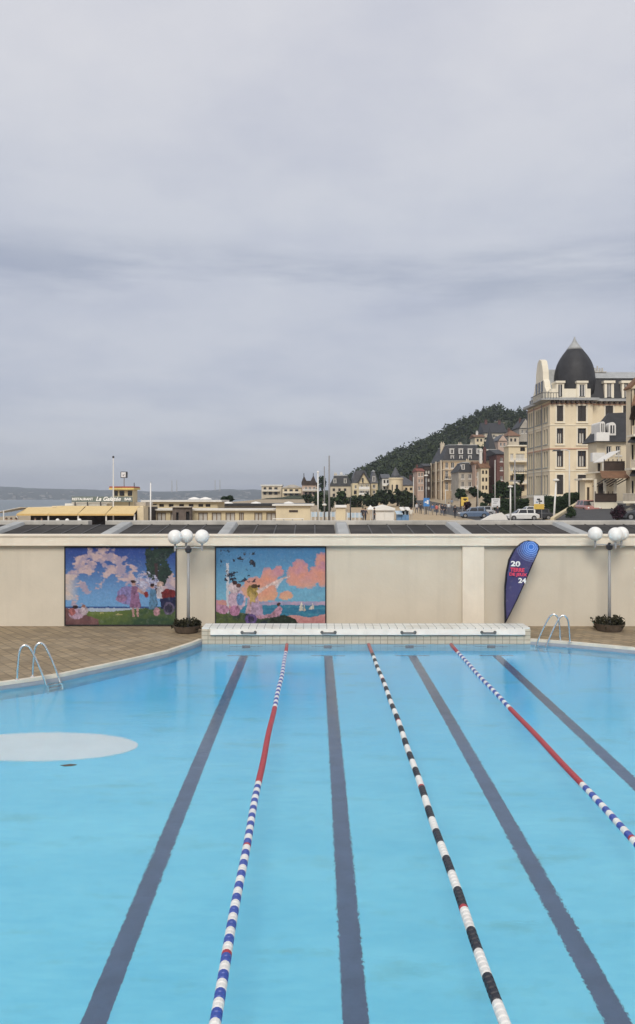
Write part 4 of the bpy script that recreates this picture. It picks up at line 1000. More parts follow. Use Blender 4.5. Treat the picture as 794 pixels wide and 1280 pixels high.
    ro = MB().prism([(a, Yw+.1, z0), (b_, Yw+.1, z0), (b_, Y+D, z0), (a, Y+D, z0)], [(a, Yw+1.2, z1), (b_, Yw+1.2, z1), (b_, Y+D-1, z1), (a, Y+D-1, z1)]).build('mansard_roof', M['slate'], r)
    MB().prism([(a, Yw+1.0, z1+.004), (b_, Yw+1.0, z1+.004), (b_, Y+D-.9, z1+.004), (a, Y+D-.9, z1+.004)], [(a+3, Yw+7, z2), (b_, Yw+7, z2), (b_, Yw+9, z2), (a+3, Yw+9, z2)]).build('upper_roof', M['zinc'], ro)
    MB().prism([(xl+3.1, Y+5, zc), (xt, Y+5, zc), (xt, Y+D-1, zc), (xl+3.1, Y+D-1, zc)], [(xl+5, Y+8, Z(470)), (xt, Y+8, Z(470)), (xt, Y+D-3, Z(470)), (xl+5, Y+D-3, Z(470))]).build('rear_roof', M['slate'], ro)
    for p, q in ((754.8, 769), (776.6, 789.5), (800, 812)):
        o = MB(); yy = Yw+.02
        o.box(XW(p), XW(q), yy-.2, Yw+2, ZW(478.8), ZW(475.8)); o.box(XW(p)+.15, XW(p)+.5, yy, Yw+2, ZW(497.2), ZW(478.9)); o.box(XW(q)-.5, XW(q)-.15, yy, Yw+2, ZW(497.2), ZW(478.9))
        o = o.build('dormer', M['hoteltrim'], ro); MB().box(XW(p)+.51, XW(q)-.51, yy+.15, yy+.2, ZW(496), ZW(478.9)).build('pane', M['pane'], o)
        c = (XW(p)+XW(q))/2; mb = MB(); mb.box(c-.05, c+.05, yy+.08, yy+.14, ZW(496), ZW(479)); mb.box(c-.4, c-.27, yy+.1, yy+.14, ZW(496), ZW(479)); mb.box(c+.27, c+.4, yy+.1, yy+.14, ZW(496), ZW(479)); mb.build('joinery', M['winwhite'], o)
    for p, t, w in ((768, 457.5, 7),):
        mb = MB(); mb.box(XW(p-w), XW(p+w), Yw+6, Yw+7.4, z1+.3, ZW(t)); mb.box(XW(p-w)-.15, XW(p+w)+.15, Yw+5.85, Yw+7.55, ZW(t)+.002, ZW(t-1))
        for j in range(4): mb.lathe(XW(lerp(p-w*.7, p+w*.7, j/3)), Yw+6.7, [(.17, ZW(t-1)+.003), (.13, ZW(t-(6.5 if j != 1 else 9)))], 8)
        mb.build('chimney', M['concrete'], ro)
    # downpipes on the seaward face
    for y in (Y+3.9, Y+8.4, Y+12.2): MB().tube([(xl-.12, y, 3), (xl-.12, y, zc-.6)], .07, 6).build('downpipe', M['polegrey'], r)
grand_hotel()
# ------------------------------------------------------------------ villas along the front
g = grid
building('apartment_block', 'pale flat roofed seafront house with a lattice of small balconies, farthest along the shore', 'house', 327, 352, 607.5, 626, 262, 10, 'sandstonepale', ('flat', 605.8, 'whitedirty', .3), g([(329.5, 333), (336, 340), (343, 347)], [(609, 612.3), (614.6, 618.4)], 'black'), balc=[(328, 350, 611.5, 613.8, 'whitedirty')])
building('seafront_house', 'pale seafront house with a low pitched roof and stacked terraces beside the twin gabled villa', 'house', 353, 377, 610, 626, 258, 10, 'cream', ('hip', 605.5, 'greystone', .3), g([(355.5, 359), (362, 366), (369, 373)], [(611.5, 614.2), (616.2, 619.5)], 'black'), balc=[(354, 376, 614.6, 616, 'polewhite')])
r = building('gabled_villa', 'red and white villa with two dark pointed gables by the tall poles', 'villa', 377.5, 398, 606, 628, 250, 11, 'pinkwall', None, g([(381, 384), (386.3, 389.5), (391.5, 394.5)], [(600.6, 604), (608.5, 612.5)][1:], 'white') + g([(381, 384), (386.3, 389.5), (391.5, 394.5)], [(615, 619)], 'black'), balc=[(378.5, 397, 610, 613.6, 'polewhite')])
def pointed(r, pts, Y, dpt, mat, nm):
    MB().prism([(PX(x, Y), Y-.4, PZ(y, Y)) for x, y in pts], [(PX(x, Y), Y+dpt, PZ(y, Y)) for x, y in pts]).build(nm, M[mat], r)
pointed(r, [(377, 606), (377, 603), (380, 594.5), (383.2, 601), (388.5, 601), (391.8, 594), (395.5, 603), (398.4, 603.5), (398.4, 606)], 250, 11.5, 'timber', 'roof')
for x in (380, 391.8): MB().tube([(PX(x, 250), 249.8, PZ(596, 250)), (PX(x, 250), 249.8, PZ(591.5, 250))], .12, 6).build('finial', M['darkmetal'], r)
building('mansard_house', 'stone house under a broad dark slate mansard with two chimneys', 'house', 413, 440, 607.5, 630, 240, 12, 'sandstonepale', ('mansard', 594.8, 'slate', .3, 1.3), g([(416, 419), (423, 426), (430, 433)], [(610.5, 614), (617, 621)], 'black'), chim=[(420, 592.8, 3.5, 'sandstonepale'), (427.5, 592, 3, 'whitedirty')], dorm=[(417, 420.5, 598.5, 604, 'whitedirty'), (430, 433.5, 598.5, 604, 'whitedirty')])
r = building('gabled_villa', 'yellow villa with a tall steep front gable and white balcony', 'villa', 440.5, 463, 604, 632, 230, 12, 'creamyellow', None, g([(443.5, 446), (450.8, 454), (457.5, 460.2)], [(606.5, 610.5)], 'white') + g([(442.5, 446), (450, 454.5), (457.5, 461)], [(613, 618)], 'black'), balc=[(448.5, 461.8, 605, 612.5, 'polewhite'), (448.5, 461.8, 613.5, 619, 'polewhite')])
pointed(r, [(441, 604), (441, 598), (444.5, 588.4), (456, 588), (463.5, 602), (463.5, 604)], 231, 12, 'slatelight', 'main_roof')
pointed(r, [(448, 604), (449.5, 600), (454.6, 590.3), (461.5, 602), (461.5, 604)], 229.6, .5, 'creamyellow', 'gable_wall')
pointed(r, [(447.2, 602), (454.6, 588.6), (463.6, 604.5), (463.2, 606), (454.6, 591), (448, 603.6)], 229.0, .55, 'slate', 'bargeboard')
MB().box(PX(452.8, 228.7), PX(454.6, 228.7), 228.9, 229.1, PZ(603, 229), PZ(597.5, 229)).build('gable_window', M['pane'], r)
building('slate_roofed_house', 'narrow yellow house with a tall grey slate roof adjoining the steep gabled villa', 'house', 463.6, 472.2, 604, 632, 234, 10, 'creamyellow', ('mansard', 589.5, 'slatelight', .2, .8), g([(466, 469.5)], [(606, 610), (613, 617)], 'white'), dorm=[(465.6, 469.2, 595.5, 602, 'whitedirty')])
# villa with the round tower
r = building('round_tower_villa', 'cream villa with a stout round tower and slate spire behind the pines', 'villa', 487, 521, 607, 630, 226, 11, 'cream', ('hip', 594.5, 'slatelight', .3), g([(506.5, 509.5), (512.5, 515.5)], [(609.5, 613), (616, 620)], 'black'), chim=[(516, 596, 3, 'brick')])
Y = 222; mb = MB(); cx = PX(495, Y); mb.lathe(cx, Y, [(1.9, 3.5), (1.9, PZ(599.4, Y)), (2.06, PZ(599.3, Y)), (2.06, PZ(597.4, Y)), (1.8, PZ(597.2, Y)), (.05, PZ(597, Y))], 28); mb.build('round_tower', M['cream'], r)
for a in (-1.0, .1): MB().box(cx+a-.32, cx+a+.32, Y-1.96+abs(a)*.35, Y-1.5, PZ(613.5, Y), PZ(606, Y)).build('tower_window', M['pane'], r)
MB().lathe(PX(494.5, 229), 229, [(1.35, PZ(600, 229)), (1.3, PZ(594.5, 229)), (.02, PZ(583.5, 229))], 12).build('spire', M['slatelight'], r)
building('balcony_house', 'white house with an open timber loggia left of the round tower', 'house', 478, 487, 598, 630, 232, 9, 'whitedirty', ('gable', 592, 'slatelight', .3), g([(479.6, 482), (483.6, 486)], [(600, 604), (608, 612)], 'black'), balc=[(478.3, 486.7, 604.2, 607, 'polewhite')])
building('seafront_house', 'narrow rose coloured house beside the dark timber house', 'house', 521.8, 530, 589, 632, 218, 10, 'pinkwall', ('gable', 584.5, 'redroof', .25), g([(523.2, 525.2), (526.8, 528.8)], [(591, 595.5), (599, 603.5), (608, 613)], 'white'), chim=[(524, 583, 2, 'brick')])
building('timber_house', 'dark timber clad house squeezed beside the large honey stone hotel', 'house', 530.4, 538, 583, 632, 221, 11, 'timber', ('gable', 578.5, 'slate', .25), g([(532, 534), (535, 537)], [(588, 592), (598, 602), (608, 612)], 'pale'))
# big honey stone hotel
Y = 205
cols = [(556.8, 560.4), (563.8, 568), (574.5, 578.5), (585.6, 589.6), (595, 599)]
rw = [(578, 585), (588.5, 598), (602.5, 612.5)]
r = building('stone_hotel', 'large honey coloured stone hotel with a slate mansard roof and rows of white dormers', 'hotel', 554, 605.5, 575.5, 632, Y, 20, 'sandstone', ('mansard', 556, 'slate', .35, 1.6), g(cols, rw, 'white') , side=4, balc=[(555, 569.5, 595.8, 599, 'darkmetal')],
     dorm=[(a, b, 561, 567.5, 'winwhite') for a, b in ((562.4, 567.6), (573.6, 578.8), (585, 590.2), (596, 601))] + [(a, b, 569.6, 574.6, 'winwhite') for a, b in ((563.4, 567.6), (574.2, 578.4), (585.4, 589.6))], chim=[(560, 552.5, 5, 'sandstonepale'), (583, 553, 5, 'sandstonepale'), (598, 553.5, 4, 'sandstonepale')])
X0 = PX(554, Y)
mb = MB()
for z in (575.8, 586.8, 600.6): mb.box(X0-.2, PX(605.5, Y)+.2, Y-.25, Y-.003, PZ(z+.9, Y), PZ(z, Y)); mb.box(X0-.25, X0-.003, Y-.001, Y+20, PZ(z+.9, Y), PZ(z, Y))
mb.build('string_course', M['sandstonepale'], r)
for y in (Y+1, Y+9.5, Y+18.6): MB().box(X0-.55, X0-.26, y-.7, y+.7, PZ(630, Y), PZ(575, Y)).build('corner_pier', M['sandstonepale'], r)
building('small_mansion', 'grey stone mansion with its own mansard, standing forward of the honey stone hotel', 'house', 573.5, 594, 590, 632, 188, 10, 'greystone', ('mansard', 578.5, 'slate', .3, 1.2), g([(576.8, 580.4), (585.5, 589.5)], [(592.5, 598.5), (602, 609)], 'white'), dorm=[(577.2, 581, 580.6, 587, 'winwhite')], chim=[(589, 576, 4, 'sandstonepale')], balc=[(574.4, 593, 608, 612, 'polewhite')])
building('terrace_house', 'slender rose and white house between the grey mansion and the brown gabled houses', 'house', 594.4, 601, 580, 634, 184, 5, 'pinkwall', ('gable', 575.8, 'brownroof', .3), g([(595.8, 599.6)], [(582.5, 587), (591, 596), (601, 607)], 'white'), balc=[(594.6, 600.8, 608, 612, 'polewhite')])
building('terrace_house', 'cream house with tall brick chimneys below the slate spire', 'house', 601.4, 611, 585, 634, 180, 5, 'cream', ('gable', 577.5, 'brownroof', .3), g([(602.8, 605.2), (607, 609.4)], [(588, 592.5), (597, 602), (607, 612)], 'black'), chim=[(603.5, 563.5, 3, 'whitedirty'), (608.5, 561.5, 3, 'brick')])
building('terrace_house', 'narrow honey stone house with dark shutters under the church spire', 'house', 611.3, 621, 575, 634, 186, 5, 'sandstone', ('gable', 567, 'slate', .3), g([(612.8, 615.2), (617.2, 619.6)], [(578, 583), (588, 593), (598, 604)], 'black'), balc=[(611.5, 620.7, 592, 595, 'darkmetal')])
building('red_brick_house', 'deep red brick house with a plain side wall next to the cream flats', 'house', 621.3, 631, 568, 634, 178, 14, 'brick', ('gable', 559.5, 'slate', .3), g([(625.5, 628.5)], [(572, 577), (583, 588), (595, 600)], 'white'))
r = building('church', 'slate church spire rising above the terrace roofs', 'church', 612, 620, 565, 600, 232, 8, 'greystone', ('pyramid', 533, 'slate', .2), g([(614, 616)], [(568, 573)], 'black'))
r = building('roof_terrace_house', 'dark house with a white flat roof canopy below the big slate roof', 'house', 603, 620, 570, 615, 214, 9, 'greystone', ('flat', 566.5, 'slate', .2), g([(606, 609), (613, 616.5)], [(572, 576)], 'white'))
MB().box(PX(601, 213), PX(620, 213), 212, 219, PZ(563.2, 213), PZ(561.8, 213)).build('canopy', M['whitedirty'], r)
for x in (602, 619): MB().box(PX(x, 213)-.12, PX(x, 213)+.12, 212.3, 212.6, PZ(566.4, 213), PZ(563.25, 213)).build('canopy_post', M['whitedirty'], r)
# cream flats with balconies left of the dome hotel
building('seafront_flats', 'cream block of flats with stepped balconies beside the domed hotel', 'flats', 636, 659.5, 558, 636, 160, 4, 'cream', ('flat', 556.3, 'hoteltrim', .3), g([(638, 642), (645, 656)], [(567, 575)], 'pale') + [(650.5, 656.5, 559, 564, 'black')] + g([(638, 642), (645, 656)], [(580.5, 589)], 'pale') + g([(638, 642), (645, 656)], [(594, 602), (606, 614)], 'brown'), balc=[(636.5, 659, 573.5, 577, 'polewhite'), (640, 659, 587.5, 591.5, 'darkmetal'), (640, 659, 600.5, 604.5, 'polewhite')])
# houses up the hill
building('hill_house', 'long dark slate roofed house high on the wooded hill', 'house', 606, 632, 541, 552, 330, 12, 'sandstonepale', ('gable', 527, 'slate', .6), g([(609, 612), (616, 619), (624, 627)], [(543.5, 547)], 'white'), chim=[(611, 524.5, 3, 'brick'), (628, 525, 3, 'brick')])
building('hill_house', 'small cream house low on the wooded hill just over the stone hotel roof', 'house', 594, 605, 546.5, 558, 310, 9, 'cream', ('gable', 542, 'brownroof', .5), g([(596, 598.5), (600.5, 603)], [(548.5, 552)], 'black'), chim=[(599, 539.5, 2.5, 'whitedirty')])
building('hill_house', 'rose coloured gabled house on the hill beside the church spire', 'house', 623, 634, 551, 565, 270, 9, 'pinkwall', ('fgable', 543, 'slatelight', .4), g([(625, 627.5), (629.5, 632)], [(553.5, 557.5)], 'white'), chim=[(632.5, 545, 2, 'brick')])
building('hill_house', 'pale house with a brown roof on the hill above the cream flats', 'house', 636, 649, 545, 560, 280, 10, 'sandstonepale', ('hip', 536.5, 'brownroof', .5), g([(638, 640.5), (643, 645.5)], [(548, 552)], 'black'), chim=[(640, 535.5, 2.5, 'brick')])
building('hill_house', 'slate roofed house against the trees beside the domed hotel roofline', 'house', 649.5, 664, 535, 552, 300, 10, 'greystone', ('fgable', 522.5, 'slate', .5), g([(652, 654.5), (657, 659.5)], [(537.5, 541.5)], 'white'), chim=[(654, 523, 2, 'brick')])

# ------------------------------------------------------------------ villas at the right
def right_villas():
    # driveway ramp and its wall
    mb = MB(); top = [(22.6, 75, 2.45), (31.8, 95, 3.95), (60, 95, 4.1), (60, 66, 2.6), (27, 66, 2.3)]
    mb.prism([(x, y, -.5) for x, y, z in top], top); struct('driveway', mb, M['asphalt'])
    w = MB(); a, b = Vector((22.4, 74.9, 0)), Vector((31.7, 95, 0)); n = (b-a).normalized(); q = Vector((-n.y, n.x, 0))*.35
    w.prism([a+q+Vector((0, 0, .3)), a+Vector((0, 0, .3)), b+Vector((0, 0, .8)), b+q+Vector((0, 0, .8))], [a+q+Vector((0, 0, 2.62)), a+Vector((0, 0, 2.62)), b+Vector((0, 0, 4.15)), b+q+Vector((0, 0, 4.15))])
    o = w.build('ramp_wall', M['creamyellow']); tag(o, 'low yellow retaining wall climbing beside the driveway', 'wall')
    # garage pavilion
    r = building('garage_pavilion', 'low cream pavilion with tall square openings in front of the domed hotel', 'pavilion', 731.5, 755, 600.2, 632, 88, 1.8, 'hotel', ('flat', 598, 'hoteltrim', .45), [(734, 737.2, 609, 628, 'brown'), (741.5, 753, 608, 628, 'pale')])
    # slate roofed cottage
    Y = 96
    r = building('slate_cottage', 'cream cottage with a steep slate roof, arched white dormers and a white balcony', 'house', 746, 800, 551.5, 632, Y, 3, 'hotel', None, [(758.2, 764.6, 557.5, 569, 'white'), (747.5, 751, 579, 592, 'brown'), (770, 776, 557.5, 569, 'white')], )
    for a, b, y0, y1 in ((736.2, 751.5, 566.5, 577.5), (741, 757, 541.5, 552)):
        MB().prism([(PX(a, Y), Y-1.3, PZ(y1, Y)), (PX(b, Y), Y-1.3, PZ(y1, Y)), (PX(b, Y), Y-.6, PZ(y1, Y)), (PX(a, Y), Y-.6, PZ(y1, Y))], [(PX(a, Y), Y-1.3, PZ(y0, Y)), (PX(b, Y), Y-1.3, PZ(y0, Y)), (PX(b, Y), Y-.6, PZ(y0, Y)), (PX(a, Y), Y-.6, PZ(y0, Y))]).build('balcony', M['white'], r)
    rp = [(741.5, 552.5), (800, 552.5), (812, 512), (771, 513.5)]
    mb = MB(); f = [(PX(x, Y), Y+(-.5 if y > 540 else 2.6), PZ(y, Y)) for x, y in rp]; mb.prism(f, [(x, Y+(4 if z < PZ(540, Y) else 3.2), z) for x, y, z in f]); mb.build('roof', M['slate'], r)
    for a, b, y0, y1 in ((761.5, 770.5, 527.5, 544), (750.8, 757, 526.5, 542)):
        mb = MB(); xa, xb, za, zb = PX(a, Y), PX(b, Y), PZ(y1, Y), PZ(y0, Y); xm = (xa+xb)/2; h = (xb-xa)/2
        arch = [(xa, za), (xb, za), (xb, zb-h*1.1)] + [(xm+h*math.cos(t), zb-h*1.1+h*1.1*math.sin(t)) for t in [math.pi*k/10 for k in range(1, 10)]] + [(xa, zb-h*1.1)]
        mb.prism([(x, Y+.1, z) for x, z in arch], [(x, Y+3.2, z) for x, z in arch]); d = mb.build('arched_dormer', M['winwhite'], r)
        MB().box(xm-h*.55, xm+h*.55, Y+.04, Y+.095, za+.25, zb-h*.9).build('pane', M['pane'], d); MB().box(xm-.05, xm+.05, Y+.0, Y+.035, za+.25, zb-h*.9).build('mullion', M['winwhite'], d)
    # timbered villa at the edge
    Y = 82; X = lambda x: PX(x, Y); Z = lambda y: PZ(y, Y)
    r = building('timbered_villa', 'tall timbered villa with stacked balconies, brown eaves and awnings at the edge of the view', 'villa', 788.5, 840, 486, 632, Y, 1.2, 'hotel', ('fgable', 455, 'brownroof', .2), [(790, 792.5, 556, 575, 'black'), (790, 792.5, 601, 619, 'black'), (797, 803, 555, 576, 'brown'), (797, 803, 600, 620, 'brown'), (790.5, 793.5, 514, 532, 'black'), (798, 804, 512, 533, 'brown')])
    # tiled skirt roofs
    def skirt(y0, y1, xa, out, m, nm='skirt_roof'):
        MB().prism([(X(xa), Y-out, Z(y1)), (X(840), Y-out, Z(y1)), (X(840), Y-.003, Z(y0)), (X(xa)+out*.6, Y-.003, Z(y0))], [(X(xa), Y-out, Z(y1)+.12), (X(840), Y-out, Z(y1)+.12), (X(840), Y-.003, Z(y0)+.12), (X(xa)+out*.6, Y-.003, Z(y0)+.12)]).build(nm, M[m], r)
    skirt(489, 510, 779, 2.2, 'brownroof'); skirt(547.5, 555, 776, 1.9, 'slate'); skirt(588, 596, 778, 1.9, 'slate')
    MB().prism([(X(786.5), Y-2.0, Z(474)), (X(830), Y-2.0, Z(452)), (X(830), Y-1.8, Z(452)), (X(786.5), Y-1.8, Z(474))], [(X(786.5), Y-2.0, Z(470)), (X(830), Y-2.0, Z(447)), (X(830), Y-1.8, Z(447)), (X(786.5), Y-1.8, Z(470))]).build('bargeboard', M['yellowtrim'], r)
    mb = MB()
    for x0_, x1_, y0_, y1_ in ((788.7, 789.7, 487, 546), (793, 794.2, 482, 511), (799, 800.2, 482, 511)): mb.box(X(x0_), X(x1_), Y-.06, Y-.003, Z(y1_), Z(y0_))
    for k in range(4): mb.tube([(X(783+k*2.5), Y-1.9, Z(509)), (X(787.5+k*2.5), Y-.1, Z(524))], .11, 5)
    mb.build('timber_frame', M['timber'], r)
    for (xa, y0, y1, m) in ((783.4, 534.5, 547, 'rubble'), (781, 575.5, 588, 'rubble'), (770.8, 616.8, 629, 'rubble')):
        o = MB().box(X(xa), X(840), Y-1.8, Y-.004, Z(y1), Z(y1)+.22).build('balcony', M['hoteltrim'], r); mb = MB(); n = int((840-xa)/1.7)
        for k in range(n+1): x = lerp(X(xa)+.05, X(840), k/n); mb.box(x-.045, x+.045, Y-1.78, Y-1.70, Z(y1)+.222, Z(y0)-.1)
        mb.box(X(xa), X(840), Y-1.8, Y-1.68, Z(y0)-.1, Z(y0)); mb.build('railing', M[m], o)
    # terrace in front of the cottage
    Y = 84
    r = thing('terrace', 'raised house terrace with a brown tiled canopy and dark slatted railings', 'terrace', (X(762), Y, 3.6))
    def rail(xa, xb, y0, y1, m, nm):
        mb = MB(); n = int((xb-xa)/1.1)
        for k in range(n+1): x = lerp(X(xa)+.04, X(xb)-.04, k/n); mb.box(x-.035, x+.035, Y-.05, Y+.03, Z(y1), Z(y0)+(.18 if k % 5 == 0 else -.05))
        mb.box(X(xa), X(xb), Y-.09, Y-.051, Z(y0+1.6), Z(y0+.4)); mb.box(X(xa), X(xb), Y-.08, Y-.055, Z(y1-.2), Z(y0+2.4)); mb.build(nm, M[m], r)
    MB().box(X(743), X(772), Y, Y+6, 2.6, Z(627.6)).build('floor_slab', M['hoteltrim'], r)
    MB().box(X(755), X(781), Y+.2, Y+6, Z(590.4), Z(588.6)).build('upper_floor', M['hoteltrim'], r)
    MB().box(X(757), X(781), Y+3, Y+6, Z(627.5), Z(590.5)).build('wall', M['hotel'], r)
    MB().box(X(760.5), X(768), Y+2.9, Y+2.996, Z(627), Z(604)).build('doorway', M['interior'], r)
    MB().prism([(X(744.5), Y-1.9, Z(598.5)), (X(780), Y-1.9, Z(598.5)), (X(782), Y-.1, Z(589.5)), (X(749.5), Y-.1, Z(589.5))], [(X(744.5), Y-1.9, Z(597.6)), (X(780), Y-1.9, Z(597.6)), (X(782), Y-.1, Z(588.6)), (X(749.5), Y-.1, Z(588.6))]).build('tiled_canopy', M['brownroof'], r)
    mb = MB()
    for k in range(6): x = 750+k*5.4; mb.tube([(X(x), Y-1.6, Z(599)), (X(x+3.4), Y+2.9, Z(607.5))], .06, 5)
    mb.build('canopy_bracket', M['timber'], r)
    rail(755, 781, 576, 588.4, 'timber', 'upper_railing'); rail(743.8, 771, 616.4, 627.5, 'timber', 'lower_railing')
    for x in (745, 757, 770): MB().box(X(x)-.12, X(x)+.12, Y+.05, Y+.3, Z(627.5), Z(598.8)).build('post', M['hoteltrim'], r)
    a = [(X(758), Y+1, Z(577)), (X(780), Y+1, Z(563)), (X(780), Y+4, Z(563)), (X(758), Y+4, Z(577))]
    r2 = thing('sloping_awning', 'pale grey sloping fabric awning over the upper terrace railing', 'awning', (X(769), Y+2, Z(588)))
    MB().prism(a, [(x, y, z+.08) for x, y, z in a]).build('sheet', M['canvas'], r2)
    for x in (759, 779): MB().tube([(X(x), Y+1.2, Z(588.5)), (X(x), Y+1.2, Z(576.5 if x < 770 else 563.7))], .05, 6).build('strut', M['polewhite'], r2)
right_villas()

# ------------------------------------------------------------------ trees, hedges and shrubs
random.seed(11)
def tree(name, label, cat, x, yc, rx, ry, Y, mat, n, group=None, leaf=.3, zb=None, ryd=None):
    X = PX(x, Y); zc = PZ(yc, Y); a = rx*Y/1000; c = ry*Y/1000
    z0 = gz(X, Y)-.2 if zb is None else zb
    r = thing(name, label, cat, (X, Y, z0), group)
    mb = MB(); top = (X+.1*a, Y, max(z0+.6, zc))
    mb.tube([(X, Y, z0), (X+.05*a, Y, lerp(z0, top[2], .5)), top], [.10*a+.08, .08*a+.05, .03*a+.02], 8)
    for k in range(5):
        t = k*1.3; s = (X, Y, lerp(z0, top[2], .55+.08*k)); mb.tube([s, (X+math.cos(t)*a*.6, Y+math.sin(t)*a*.6, zc+c*.25*math.sin(k*2))], [.04*a+.03, .015*a+.01], 5)
    mb.build('trunk', M['bark'], r)
    mb = MB(); mb.leafcloud((X, Y, zc), (a*1.08, ryd or a*1.08, c*1.1), n, leaf, clumps=max(9, n//45)); mb.build('crown', M[mat], r, flip=False)
    return r
PT = 'pines along the promenade'
for x, yc, rx, ry, Y, n, l in ((446, 629, 11, 9, 165, 700, 'dark spreading pine beneath the yellow steep gabled villa'), (463, 626, 11, 10, 172, 800, 'dark pine rising behind the white marquee roof'),
        (481, 622, 12, 10, 168, 900, 'broad dark pine right beneath the white loggia house'), (497, 621, 12, 9, 172, 900, 'round topped dark pine in front of the round tower'), (511, 624, 11, 12, 164, 1000, 'dense dark pine standing over the blue and white stalls')):
    tree('pine_tree', l, 'pine', x, yc, rx, ry, Y, 'leafpine', n, PT, .34)
GT = 'trees among the villas'
for x, yc, rx, ry, Y, n, l in ((403, 603, 8, 10, 246, 500, 'dark round tree between the twin gabled villa and the mansard house'), (443, 604, 6, 10, 252, 380, 'slim dark tree between the mansard house and the yellow villa'),
        (398, 624, 6, 11, 150, 420, 'dark green tree behind the thin white flagpole'), (408, 630, 9, 11, 140, 560, 'bushy dark tree between the two darker masts'), (428, 625, 11, 9, 150, 560, 'low wide tree behind the square cream kiosk'), (385, 624, 8, 6, 170, 300, 'low tree over the whitewashed block roof'),
        (284, 623.5, 8, 4, 126, 260, 'small dark tree behind the pavilion and its tarpaulins'),
        (596, 614, 9, 8, 150, 520, 'round garden tree in front of the grey stone mansion'), (576, 617, 8, 7, 156, 420, 'low garden tree at the foot of the honey stone hotel'), (626, 612, 12, 13, 140, 900, 'large bushy tree in front of the red brick house'), (641, 616, 10, 12, 136, 700, 'bushy tree in front of the cream flats'), (612, 622, 9, 8, 142, 480, 'low tree between the signs and the terrace houses'),
        (651, 598, 5, 7, 150, 240, 'small tree hiding the lower balconies of the flats')):
    tree('garden_tree', l, 'tree', x, yc, rx, ry, Y, 'leafhedge', n, GT, .3)
def hedge(label, x0, x1, yt, yb, Y, d, n, name='hedge'):
    X0, X1, z0, z1 = PX(x0, Y), PX(x1, Y), PZ(yb, Y), PZ(yt, Y)
    r = thing(name, label, 'hedge', ((X0+X1)/2, Y, z0))
    mb = MB()
    for i in range(n):
        k = random.random(); x = lerp(X0, X1, random.random()); z = z0+(z1-z0)*(random.random()**.6)*(1+.10*noise.noise(Vector((x*.6, 0, z0)))); y = Y+random.uniform(-d, d)
        a = Vector((random.gauss(0, 1), random.gauss(0, 1), random.gauss(0, .6))).normalized(); b = a.orthogonal().normalized(); l = random.uniform(.12, .26); p = Vector((x, y, z))
        mb.add([p-a*l-b*l*.5, p+a*l*.2-b*l*.8, p+a*l+b*l*.3, p-a*l*.2+b*l*.8], [(0, 1, 2, 3)])
    mb.build('foliage', M['leafhedge'], r, flip=False)
    MB().box(X0+.2, X1-.2, Y-d*.6, Y+d*.6, z0-.5, lerp(z0, z1, .75)).build('stems', M['leafhedge'], r)
hedge('long dark clipped hedge under the cream flats', 618, 660, 624, 640, 128, .8, 2600)
hedge('clipped green hedge at the foot of the domed hotel tower', 682, 707, 621, 637, 108, .8, 2000)
hedge('dark hedge rising beside the cream pavilion', 707, 729, 617, 634, 104, .8, 2000)
for x, yc, rr, Y, mat, l in ((584, 631.5, 4.6, 118, 'leafpurple', 'clipped ball tree under the yellow sign'), (605.5, 632.5, 5.2, 120, 'leafhedge', 'clipped ball tree beside the white square sign'), (714, 640, 7, 76, 'leafhedge', 'dark clipped ball tree at the foot of the driveway'), (772, 641, 9.5, 66.5, 'leafpurple', 'purple leaved ball shrub in front of the villas')):
    tree('ball_tree', l, 'tree', x, yc, rr, rr, Y, mat, 900, 'clipped ball trees', .12 if Y > 100 else .09)

# the wood that covers the hill
def woodland():
    random.seed(3); mb = MB()
    for i in range(1150):
        x = random.uniform(428, 800) ; Y = random.uniform(262, 432) if i % 3 else random.uniform(405, 432)
        X = PX(x, Y); z = gz(X, Y); slope = gz(X, min(Y, 420)+.01)
        if z < interp(BASE, Y)+2 and Y < 400: continue
        h = random.uniform(3.2, 6.5); a = random.uniform(2.2, 4.2)
        if 590 < x < 668 and Y < 345 and random.random() < .55: h *= .6; a *= .6
        mb.leafcloud((X, Y, z+h*.75), (a, a, h*.75), 85 if Y < 400 else 120, .56, clumps=9)
        if i % 9 == 0: mb.tube([(X, Y, z-.5), (X, Y, z+h*.9)], [.3, .08], 5)
    tag(mb.build('woodland', M['leafwood'], None, flip=False), 'dense dark green wood covering the hillside above the town', 'wood', kind='stuff')
woodland()

